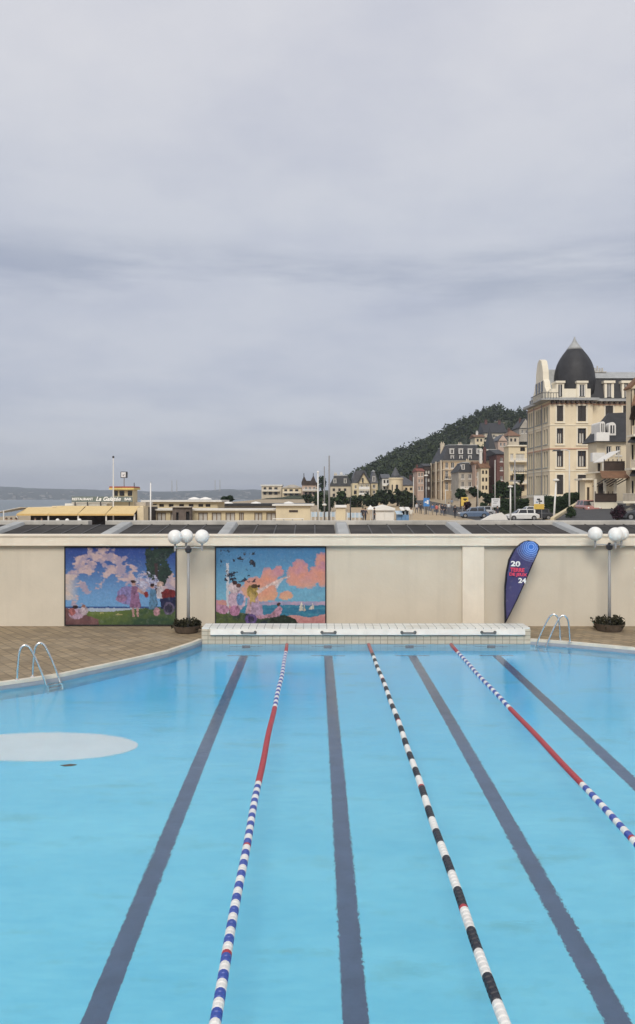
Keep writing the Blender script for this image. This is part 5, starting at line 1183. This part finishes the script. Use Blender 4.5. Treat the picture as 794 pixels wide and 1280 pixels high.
# ------------------------------------------------------------------ poles and signs
def pole(name, label, cat, x, yt, Y, r0, mat, group=None, head=None, lean=0):
    X = PX(x, Y); z0 = gz(X, Y)-.2; zt = PZ(yt, Y)
    o = thing(name, label, cat, (X, Y, z0), group)
    MB().tube([(X, Y, z0), (X+lean, Y, zt)], [r0, r0*.65], 8).build('post', M[mat], o, smooth=True)
    if head == 'ball': MB().ball((X+lean, Y, zt+.08), .14, 10, 8).build('finial', M[mat], o)
    if head == 'cap': MB().lathe(X+lean, Y, [(.12, zt-.05), (.34, zt+.02), (.30, zt+.16), (.05, zt+.24)], 12).build('lamp_head', M['whitedirty'], o)
    if head == 'arm':
        MB().tube([(X+lean, Y, zt), (X-.5, Y, zt+.12), (X-1.1, Y, zt+.06)], .06, 6).build('arm', M[mat], o); MB().prism([(X-1.95, Y-.17, zt-.06), (X-1.05, Y-.17, zt-.03), (X-1.05, Y+.17, zt-.03), (X-1.95, Y+.17, zt-.06)], [(X-1.85, Y-.1, zt+.1), (X-1.05, Y-.1, zt+.14), (X-1.05, Y+.1, zt+.14), (X-1.85, Y+.1, zt+.1)]).build('lamp_head', M['darkmetal'], o)
    if head == 'box': MB().lathe(X, Y, [(.16, PZ(632.5, Y)), (.28, PZ(631.5, Y)), (.24, PZ(630, Y)), (.1, PZ(629.4, Y))], 10).build('lantern', M['whitedirty'], o)
    if head == 'cross': MB().box(X-.75, X+.75, Y-.05, Y+.05, zt-3.0, zt-2.85).build('crossbar', M[mat], o)
    return o
pole('flagpole', 'thin white flagpole nearest the whitewashed block', 'flagpole', 397.6, 591, 92, .10, 'polewhite', head='ball')
pole('flagpole', 'grey mast with a white lantern part way up beside the tallest mast', 'mast', 405.6, 583, 96, .10, 'polegrey', head='box')
pole('flagpole', 'tallest dark mast, rising over the mansard house', 'mast', 411.6, 569.5, 94, .13, 'polegrey')
pole('lamp_post', 'short dark lamp post beside the square cream kiosk', 'lamp post', 438.2, 621, 90, .08, 'darkmetal')
pole('flagpole', 'white mast standing right before the cream beach cabins', 'flagpole', 188.3, 603.5, 78, .09, 'polewhite')
pole('lamp_post', 'pale lamp post in front of the red brick house', 'lamp post', 517, 596, 150, .10, 'pole')
pole('lamp_post', 'blue grey lamp post above the blue sign', 'lamp post', 532.8, 595, 128, .12, 'polegrey', head='cap')
pole('lamp_post', 'grey lamp post in front of the slender rose house', 'lamp post', 597.6, 590, 140, .10, 'pole')
pole('lamp_post', 'pale tall post standing right beneath the church spire', 'lamp post', 619, 575, 132, .10, 'pole')
pole('lamp_post', 'short white lamp post with a mushroom head by the parked cars', 'lamp post', 638.3, 609, 100, .12, 'polewhite', head='cap')
pole('utility_pole', 'tall grey pole with a crossbar in front of the cream flats', 'pole', 643.8, 575, 112, .13, 'polegrey', head='cross')
pole('lamp_post', 'leaning white lamp post in front of the domed hotel', 'lamp post', 691.6, 601, 84, .12, 'polewhite', head='cap', lean=.32)
pole('street_lamp', 'tall street lamp with one arm before the dome tower', 'street lamp', 712, 563.5, 92, .11, 'pole', head='arm')
pole('lamp_post', 'slim pale lamp post over the strolling crowd', 'lamp post', 557, 612, 150, .09, 'pole')
def sign(label, x0, x1, y0, y1, Y, mat, marks=(), word=None):
    X0, X1, z0, z1 = PX(x0, Y), PX(x1, Y), PZ(y1, Y), PZ(y0, Y); X = (X0+X1)/2; zb = gz(X, Y)-.2
    o = thing('sign_board', label, 'sign', (X, Y, zb))
    for x in (lerp(X0, X1, .2), lerp(X0, X1, .8)): MB().tube([(x, Y+.1, zb), (x, Y+.1, z1-.05)], .05, 6).build('post', M['polegrey'], o)
    MB().box(X0, X1, Y-.03, Y+.04, z0, z1).build('panel', M[mat], o, bevel=.01)
    for a, b, c, d, m in marks: MB().prism([(lerp(X0, X1, a), Y-.045, lerp(z1, z0, c)), (lerp(X0, X1, b), Y-.045, lerp(z1, z0, c)), (lerp(X0, X1, b), Y-.045, lerp(z1, z0, d)), (lerp(X0, X1, a), Y-.045, lerp(z1, z0, d))], [(lerp(X0, X1, p), Y-.034, lerp(z1, z0, q)) for p, q in ((a, c), (b, c), (b, d), (a, d))]).build('marking', M[m], o)
    return o
sign('blue square sign with a white arrow over the promenade crowd', 529.5, 537, 622.5, 633, 126, 'signblue', [(.55, .85, .25, .72, 'signwhite'), (.2, .54, .42, .58, 'signwhite')])
sign('yellow sign with a small dark mark beside the honey stone hotel', 576.5, 585.5, 621.5, 632.5, 122, 'signyellow', [(.3, .8, .15, .3, 'timber'), (.45, .65, .31, .42, 'timber')])
sign('white square sign with grey writing in front of the long hedge', 614.6, 625.2, 622.8, 634, 112, 'signwhite', [(.15, .85, .15, .22, 'polegrey'), (.25, .75, .36, .42, 'polegrey'), (.15, .6, .52, .58, 'polegrey'), (.15, .85, .84, .9, 'polegrey')])
sign('large poster panel, white above and yellow below, by the domed hotel', 667.5, 680.2, 619.5, 636.5, 104, 'signwhite', [(0, 1, .62, 1.0, 'signyellow'), (.3, .62, .22, .34, 'black'), (.45, .8, .36, .46, 'black'), (.2, .42, .44, .52, 'skyblue'), (.5, .62, .5, .6, 'black')])

# ------------------------------------------------------------------ marquee, parasol, stalls
def fair():
    Y = 104; X = lambda x: PX(x, Y); Z = lambda y: PZ(y, Y)
    r = thing('marquee', 'white gabled marquee tent beside the blue stalls', 'marquee', (X(481), Y, 1.4))
    MB().box(X(467.6), X(493), Y, Y+4, 1.2, Z(637.8)).build('tent_wall', M['canvas'], r)
    mb = MB(); pts = [(466.6, 638), (466.8, 635.2), (481, 631.2), (493.8, 635.2), (494, 638)]
    mb.prism([(X(a), Y-.3, Z(b)) for a, b in pts], [(X(a), Y+4.3, Z(b)) for a, b in pts]); mb.build('tent_roof', M['canvas'], r)
    for x in (468, 480.5, 492.5): MB().tube([(X(x), Y-.1, 1.2), (X(x), Y-.1, Z(638.1))], .05, 6).build('pole', M['polewhite'], r)
    r = thing('parasol', 'white square parasol pitched between the white fence and the marquee', 'parasol', (X(462), Y-1, 1.4))
    MB().tube([(X(462.5), Y-1, 1.2), (X(462.5), Y-1, Z(631.6))], .04, 6).build('pole', M['polewhite'], r)
    c = (X(462.5), Y-1, Z(631.3)); q = [(X(458.6), Y-2.0, Z(636)), (X(466.4), Y-2.0, Z(636)), (X(466.4), Y, Z(636)), (X(458.6), Y, Z(636))]
    MB().add(q+[c]+[(a, b, z-.12) for a, b, z in q], [(0,1,4),(1,2,4),(2,3,4),(3,0,4),(5,6,1,0),(6,7,2,1),(7,8,3,2),(8,5,0,3)]).build('canopy', M['canvas'], r)
    Y2 = 102; X2 = lambda x: PX(x, Y2); Z2 = lambda y: PZ(y, Y2)
    def stall(label, x0, x1, yt, roof):
        s = thing('beach_stall', label, 'stall', (X2((x0+x1)/2), Y2, 1.4), 'blue and white beach stalls')
        zt = Z2(yt); zc = Z2(643.5)
        mb = MB(); mb.box(X2(x0), X2(x1), Y2, Y2+1.4, 1.2, zc); mb.build('counter', M['skyblue'], s)
        mb = MB(); mb.box(X2(x0), X2(x0)+.08, Y2, Y2+1.4, zc+.003, zt); mb.box(X2(x1)-.08, X2(x1), Y2, Y2+1.4, zc+.003, zt); mb.box(X2(x0)+.081, X2(x1)-.081, Y2+1.3, Y2+1.4, zc+.003, zt); mb.build('frame', M['paleblue'], s)
        MB().box(X2(x0)+.1, X2(x1)-.1, Y2+.5, Y2+1.2, zc+.004, lerp(zc, zt, .62)).build('opening', M['interior'], s)
        MB().prism([(X2(x0)-.15, Y2-.5, zt-.1), (X2(x1)+.15, Y2-.5, zt-.1), (X2(x1)+.15, Y2+1.5, zt+.25), (X2(x0)-.15, Y2+1.5, zt+.25)], [(X2(x0)-.15, Y2-.5, zt), (X2(x1)+.15, Y2-.5, zt), (X2(x1)+.15, Y2+1.5, zt+.35), (X2(x0)-.15, Y2+1.5, zt+.35)]).build('roof', M[roof], s)
    stall('small blue beach stall with a pale roof next to the marquee', 496.6, 501.8, 642, 'paleblue')
    stall('tall blue and white beach stall with two dark hatches, standing between two shorter blocks', 502.2, 506.6, 637.3, 'canvas'); stall('tall blue and white beach stall on the promenade side of its row', 506.9, 511.4, 637.3, 'canvas')
fair()

# ------------------------------------------------------------------ people
def skinned(verts, edges, radii):
    me = bpy.data.meshes.new('tmp'); me.from_pydata(verts, edges, []); o = bpy.data.objects.new('tmp', me); COL.objects.link(o)
    m = o.modifiers.new('s', 'SKIN'); sv = me.skin_vertices[0].data
    for s, r in zip(sv, radii): s.radius = (r, r)
    sv[0].use_root = True
    s = o.modifiers.new('d', 'SUBSURF'); s.levels = 1
    dg = bpy.context.evaluated_depsgraph_get(); out = bpy.data.meshes.new_from_object(o.evaluated_get(dg))
    bpy.data.objects.remove(o); bpy.data.meshes.remove(me); return out
CLOTH = {}
def cloth(c):
    if c not in CLOTH: CLOTH[c] = pm('cloth_%d' % len(CLOTH), c, .85, .12, 3)
    return CLOTH[c]
def body(pose, stride=.22, arm=.1):
    if pose == 'stand':
        s = stride
        V = [(0,0,.92),(0,0,1.12),(0,0,1.36),(0,0,1.50),(0,-.02,1.60),(0,-.03,1.70), (.10,-s*.35,.86),(.11,-s*.5,.48),(.11,-s,.08),(.11,-s-.14,.05), (-.10,s*.2,.86),(-.11,s*.4,.48),(-.11,s+.06,.10),(-.11,s-.08,.05), (.20,0,1.41),(.25,.03+arm,1.14),(.26,-.08+arm*1.5,.92),(.26,-.12+arm*1.6,.83),(-.20,0,1.41),(-.25,.03-arm,1.14),(-.26,-.1-arm*1.2,.93),(-.26,-.14-arm*1.3,.84)]
        E = [(0,1),(1,2),(2,3),(3,4),(4,5),(0,6),(6,7),(7,8),(8,9),(0,10),(10,11),(11,12),(12,13),(2,14),(14,15),(15,16),(16,17),(2,18),(18,19),(19,20),(20,21)]
        Rr = [.145,.13,.15,.06,.095,.08,.085,.065,.045,.035,.085,.065,.045,.035,.06,.05,.04,.04,.06,.05,.04,.04]
    else:
        V = [(0,0,.52),(0,.02,.78),(0,0,1.0),(0,-.02,1.13),(0,-.05,1.24),(0,-.06,1.33), (.10,-.2,.52),(.11,-.42,.50),(.11,-.42,.1),(.11,-.55,.06), (-.10,-.2,.52),(-.11,-.42,.50),(-.11,-.40,.1),(-.11,-.53,.06), (.20,0,1.04),(.24,-.08,.80),(.18,-.32,.74),(.16,-.4,.75),(-.20,0,1.04),(-.24,-.08,.80),(-.18,-.32,.74),(-.16,-.4,.75)]
        E = [(0,1),(1,2),(2,3),(3,4),(4,5),(0,6),(6,7),(7,8),(8,9),(0,10),(10,11),(11,12),(12,13),(2,14),(14,15),(15,16),(16,17),(2,18),(18,19),(19,20),(20,21)]
        Rr = [.15,.13,.15,.06,.095,.08,.085,.07,.045,.035,.085,.07,.045,.035,.06,.05,.04,.04,.06,.05,.04,.04]
    return skinned(V, E, Rr)
BODIES = [body('stand', .22, .1), body('stand', .05, .0), body('stand', .30, -.14), body('sit')]
hairm = MB(); hairm.lathe(0, .01, [(.10, 1.60), (.115, 1.66), (.105, 1.74), (.06, 1.79), (.01, 1.80)], 12)
def person(label, x, Y, kind, shirt, trousers, rz, z=None, group='people strolling on the promenade', x_world=None):
    X = PX(x, Y); z = gz(X, Y)+.02 if z is None else z
    me = BODIES[kind].copy(); sit = kind == 3
    for c in (M['skin'], cloth(shirt), cloth(trousers), M['black']): me.materials.append(c)
    for p in me.polygons:
        q = p.center; hip = .62 if sit else .98
        i = 0
        if (q.z < hip and not (abs(q.x) > .19)): i = 2
        elif (q.z < (1.08 if sit else 1.47)) and (q.z > (.72 if sit else 1.0)) : i = 1
        if q.z < .10: i = 3
        p.material_index = i; p.use_smooth = True
    o = bpy.data.objects.new('person', me); COL.objects.link(o); o.location = (X, Y, z); o.rotation_euler = (0, 0, rz); ORG[o.name] = Vector((X, Y, z))
    tag(o, label, 'person', group)
    h = MB(); dz = -.37 if sit else 0; dy = -.03 if sit else 0
    h.lathe(X, Y+.02+dy, [(.07, z+1.57+dz), (.112, z+1.64+dz), (.112, z+1.70+dz), (.085, z+1.77+dz), (.01, z+1.80+dz)], 12); h.build('hair', M['hair'], o, smooth=True)
PEO = [(521, 132, 0, (.5, .5, .52), (.05, .06, .1), 'person in a grey top and navy trousers walking near the blue stalls'), (526, 128, 1, (.04, .04, .05), (.05, .05, .06), 'person dressed all in black standing near the blue sign'), (541, 124, 0, (.08, .14, .3), (.35, .3, .24), 'person in a blue top and beige trousers just past the blue sign'), (546, 122, 2, (.55, .16, .14), (.08, .08, .1), 'person in a red top walking among the crowd'), (549.5, 126, 1, (.6, .45, .36), (.5, .42, .34), 'person in a peach top and pale trousers in the crowd'), (553, 121, 0, (.03, .03, .04), (.10, .11, .16), 'person in a black jacket and slate trousers in the middle of the crowd'), (556.5, 119, 2, (.03, .035, .05), (.03, .03, .04), 'person in dark clothes striding beneath the slim pale lamp post'), (561, 134, 1, (.6, .6, .58), (.12, .12, .14), 'person in a white shirt further up the promenade'), (569, 112, 1, (.02, .02, .025), (.02, .02, .03), 'person in black standing alone beyond the crowd'), (580.5, 114, 0, (.12, .1, .09), (.03, .03, .04), 'person in a brown coat below the yellow sign'), (534, 150, 2, (.4, .32, .3), (.2, .2, .22), 'person in a dusty pink top far up the promenade'), (565, 165, 0, (.2, .26, .35), (.3, .27, .22), 'person in a light blue top, distant on the promenade'),
       (453.5, 100, 1, (.03, .03, .04), (.03, .03, .04), 'person in black standing between the white fence and the parasol'), (456.8, 99, 0, (.05, .05, .07), (.04, .04, .05), 'person in dark blue walking by the parasol'), (468.2, 100, 1, (.04, .035, .04), (.05, .05, .06), 'person in dark clothes at the corner of the marquee'), (622, 108, 1, (.05, .05, .06), (.06, .06, .09), 'person in dark clothes beneath the white square sign'), (514, 100, 1, (.62, .6, .55), (.4, .36, .3), 'person in cream clothes by the end of the blue stalls')]
for i, (x, Y, k, s, t, l) in enumerate(PEO): person(l, x, Y, k, s, t, [.3, 3.0, -.5, 2.6, 1.2][i % 5])
def chair(label, X, Y, z):
    o = thing('terrace_chair', label, 'chair', (X, Y, z), 'chairs on the restaurant terrace')
    MB().box(X-.22, X+.22, Y-.22, Y+.22, z+.42, z+.46).build('seat', M['timber'], o); MB().box(X-.22, X+.22, Y+.18, Y+.22, z+.55, z+.92).build('backrest', M['timber'], o)
    for a in (-.19, .19):
        for b in (-.19, .2): MB().box(X+a-.02, X+a+.02, Y+b-.02, Y+b+.02, z, z+(.419 if b < 0 else .56)).build('leg', M['darkmetal'], o)
for x, s, l in ((8, (.03, .03, .04), 'person in black seated at the seaward end of the terrace'), (14, (.3, .28, .28), 'person in grey seated under the sloping canopy'), (20, (.05, .06, .12), 'person in navy seated under the sloping canopy'), (44, (.28, .10, .08), 'person in dark red seated beneath the first yellow awning'), (52, (.05, .05, .05), 'person in dark grey seated beneath the first yellow awning')):
    person(l, x, 82.4, 3, s, (.04, .04, .05), .4, 1.02, 'diners on the restaurant terrace'); chair('dark terrace chair under the ' + l.replace('seated', 'sitting'), PX(x, 82.4), 82.42, 1.05)
for x, l in ((72, 'white ball lamp beneath the seam of the first two yellow awnings'), (84, 'white ball lamp under the second yellow awning'), (99.5, 'white ball lamp beside the post in the middle of the awnings')):
    X = PX(x, 81); o = thing('ball_lamp', l, 'lamp', (X, 81, 1.0), 'white ball lamps on the restaurant terrace'); MB().tube([(X, 81, .9), (X, 81, PZ(652, 81))], .04, 6).build('post', M['darkmetal'], o); MB().ball((X, 81, PZ(650.6, 81)), .2, 14, 10).build('globe', M['globe'], o, smooth=True)

# ------------------------------------------------------------------ cars
def car(label, x, Y, paint, rz=0, z=None):
    X = PX(x, Y); z = gz(X, Y)+.02 if z is None else z
    r = thing('parked_car', label, 'car', (X, Y, z), 'cars parked along the road')
    def W(p): return (X+p[0], Y+p[1], z+p[2])
    sec = [(-2.05, .35, .62, .80), (-1.9, .25, .78, .86), (-1.2, .22, .92, .88), (-.6, .22, .95, .88), (.9, .22, .95, .88), (1.6, .24, .93, .86), (2.05, .35, .75, .8)]
    mb = MB(); vs = []
    for x_, z0, z1, w in sec: vs += [W((x_, -w, z0)), W((x_, w, z0)), W((x_, w, lerp(z0, z1, .75))), W((x_, w*.9, z1)), W((x_, -w*.9, z1)), W((x_, -w, lerp(z0, z1, .75)))]
    n = 6; mb.add(vs, [(i*n+k, i*n+(k+1) % n, (i+1)*n+(k+1) % n, (i+1)*n+k) for i in range(len(sec)-1) for k in range(n)] + [tuple(range(n)), tuple(range((len(sec)-1)*n, len(sec)*n))]); mb.build('body', paint, r, bevel=.03)
    low, top = (-1.15, 1.75), (-.35, 1.25); P = [(low[0], .93, .78), (low[1], .93, .78), (top[1], 1.44, .60), (top[0], 1.44, .60)]
    a = [W((x_, -w, zz)) for x_, zz, w in P]; b = [W((x_, w, zz)) for x_, zz, w in P]; MB().prism(a, b).build('glasshouse', M['carglass'], r)
    a = [W((top[0]-.1, -.63, 1.38)), W((top[1]+.1, -.63, 1.38)), W((top[1], -.58, 1.47)), W((top[0], -.58, 1.47))]; MB().prism(a, [(p[0], 2*Y-p[1], p[2]) for p in a]).build('roof', paint, r)
    for s in (-1, 1):
        for (x_, x2, m) in ((-.48, -.38, 0), (.42, .5, 0), (1.32, 1.5, 0)): MB().prism([W((x_-(.35 if x_ < 0 else 0), s*.79, .94)), W((x2-(.35 if x_ < 0 else 0), s*.79, .94)), W((x2, s*.615, 1.43)), W((x_, s*.615, 1.43))], [W((x_-(.35 if x_ < 0 else 0), s*.77, .94)), W((x2-(.35 if x_ < 0 else 0), s*.77, .94)), W((x2, s*.6, 1.43)), W((x_, s*.6, 1.43))]).build('pillar', paint, r)
        for x_ in (-1.3, 1.3):
            c = W((x_, s*.82, .32)); 
            w = MB().tube([(c[0], c[1]-.1, c[2]), (c[0], c[1]+.1, c[2])], .32, 18).build('wheel', M['tyre'], r); MB().tube([(c[0], c[1]-.11, c[2]), (c[0], c[1]+.11, c[2])], .19, 14).build('rim', M['polegrey'], w)
        c = W((-2.0, s*.6, .66)); MB().ball(c, .1, 10, 6).build('headlight', M['globe'], r); c = W((2.03, s*.62, .72)); MB().ball(c, .08, 10, 6).build('tail_light', M['redtrim'], r)
    r.rotation_euler = (0, 0, rz)
    return r
PB, PW, PD, PR, PS = carpaint('car_blue', (.10, .15, .24)), carpaint('car_white', (.72, .72, .71)), carpaint('car_dark', (.04, .042, .05)), carpaint('car_red', (.40, .17, .15)), carpaint('car_silver', (.4, .41, .43))
car('blue grey car parked between the two ball trees', 592, 112, PB); car('silver car parked behind the blue one under the ball trees', 601, 120, PS); car('white car parked beside the short white lamp post', 653, 104, PW); car('dark car parked under the large poster panel', 671, 106, PD); car('faded red car parked nose on at the top of the driveway', 735, 86, PR, R(90), 2.75); car('dark car parked on the driveway by the purple shrub', 802, 72, PD, 0, 2.45); car('white van like car parked beyond the lamp post, near the hedge', 662, 116, PW)
r = thing('boat_cover', 'white tent-like boat cover beside the parked cars', 'boat cover', (PX(620, 98), 98, 1.4))
pts = [(603, 650), (606, 648.5), (617, 642.5), (627, 640.5), (633, 645), (635, 650)]
MB().prism([(PX(a, 97), 97, PZ(b, 97)) for a, b in pts], [(PX(a, 98)*1.0, 99.5, PZ(b, 97)-.12) for a, b in pts]).build('cover', M['canvas'], r)
MB().box(PX(606, 98), PX(633, 98), 97.3, 99.2, 1.0, PZ(650, 97)).build('hull', M['polegrey'], r)

# ------------------------------------------------------------------ haze, sky, sun, camera
hz = MB().box(-2600, 2600, -60, 4700, -6, 130).build('haze', pm('haze_placeholder', (1, 1, 1)), None)
hz['kind'] = 'stuff'; hz['label'] = 'thin sea haze over the far shore'
hm = bpy.data.materials.new('haze_air'); hm.use_nodes = True; n = hm.node_tree; n.nodes.clear()
out = n.nodes.new('ShaderNodeOutputMaterial'); pv = n.nodes.new('ShaderNodeVolumePrincipled'); pv.inputs['Color'].default_value = (.80, .88, 1, 1); pv.inputs['Density'].default_value = HAZE_D
pv.inputs['Anisotropy'].default_value = .2
n.links.new(pv.outputs[0], out.inputs['Volume']); hz.data.materials[0] = hm
bpy.data.materials.remove(bpy.data.materials['haze_placeholder'])

SUN_EL, SUN_AZ = R(38), R(188)      # azimuth from +Y, clockwise: behind the camera, a little to the sea side
w = bpy.data.worlds.new('World'); SC.world = w; w.use_nodes = True; n = w.node_tree; n.nodes.clear()
out = n.nodes.new('ShaderNodeOutputWorld')
sky = n.nodes.new('ShaderNodeTexSky'); sky.sky_type = 'NISHITA'; sky.sun_disc = False; sky.sun_elevation = SUN_EL; sky.sun_rotation = SUN_AZ
b1 = n.nodes.new('ShaderNodeBackground'); b1.inputs[1].default_value = .05
tc = n.nodes.new('ShaderNodeTexCoord'); sp = n.nodes.new('ShaderNodeSeparateXYZ'); n.links.new(tc.outputs['Generated'], sp.inputs[0])
def math_(op, a, b=None, c=None):
    m = n.nodes.new('ShaderNodeMath'); m.operation = op
    for s, v in zip(m.inputs, (a, b, c)):
        if v is None: continue
        if hasattr(v, 'is_linked'): n.links.new(v, s)
        else: s.default_value = v
    return m.outputs[0]
zz = math_('ADD', math_('ABSOLUTE', sp.outputs[2]), .16)
cb = n.nodes.new('ShaderNodeCombineXYZ'); n.links.new(math_('DIVIDE', sp.outputs[0], zz), cb.inputs[0]); n.links.new(math_('DIVIDE', sp.outputs[1], zz), cb.inputs[1])
cl = noisetex(n, cb.outputs[0], 1.15, 7, .56)
cl2 = noisetex(n, coords(n, (1.0, 1.0, 7.0), kind='Generated'), 2.2, 6, .6)
base = ramp(n, sp.outputs[2], SKYRAMP)
col = mixrgb(n, base, (.82, .84, .90), ramp(n, cl, [(.42, 0.0), (.66, 1.0)]), 'MULTIPLY')
band = math_('MULTIPLY', ramp(n, sp.outputs[2], [(.205, 0.0), (.255, 1.0), (.278, .9), (.315, 0.0)]), ramp(n, cl2, [(.42, 0.0), (.58, 1.0)]))
col = mixrgb(n, col, (.74, .77, .82), band, 'MULTIPLY')
vm = n.nodes.new('ShaderNodeVectorMath'); vm.operation = 'SCALE'; n.links.new(col, vm.inputs[0]); vm.inputs[3].default_value = SKYK/.05
mx = n.nodes.new('ShaderNodeMix'); mx.data_type = 'RGBA'; mx.inputs[0].default_value = .9; n.links.new(sky.outputs[0], mx.inputs[6]); n.links.new(vm.outputs[0], mx.inputs[7]); n.links.new(mx.outputs[2], b1.inputs[0]); n.links.new(b1.outputs[0], out.inputs[0])
sd = bpy.data.lights.new('sun', 'SUN'); sd.energy = SUNK; sd.angle = R(24); sd.color = (1, .93, .82)
so = bpy.data.objects.new('sun', sd); COL.objects.link(so)
sdir = Vector((math.sin(SUN_AZ)*math.cos(SUN_EL), math.cos(SUN_AZ)*math.cos(SUN_EL), math.sin(SUN_EL)))
so.rotation_euler = (-sdir).to_track_quat('-Z', 'Y').to_euler(); so.location = (0, -20, 40)

cd = bpy.data.cameras.new('camera'); co_ = bpy.data.objects.new('camera', cd); COL.objects.link(co_)
co_.location = (0, 0, CAMH); co_.rotation_euler = (R(90), 0, 0)
cd.sensor_fit = 'HORIZONTAL'; cd.sensor_width = 36; cd.lens = 1000/794*36
cd.shift_x = (397-CX)/794; cd.shift_y = (HY-640)/794
cd.clip_start = .1; cd.clip_end = 20000
SC.camera = co_
SC.view_settings.view_transform = 'Standard'; SC.view_settings.look = 'None'; SC.view_settings.gamma = 1; SC.view_settings.exposure = EXPO
cy = SC.cycles; cy.use_denoising = True
cy.max_bounces = 10; cy.transmission_bounces = 8; cy.transparent_max_bounces = 8; cy.volume_bounces = 0; cy.diffuse_bounces = 4; cy.glossy_bounces = 4
cy.caustics_refractive = True; cy.caustics_reflective = True; cy.sample_clamp_indirect = 6; cy.blur_glossy = 0
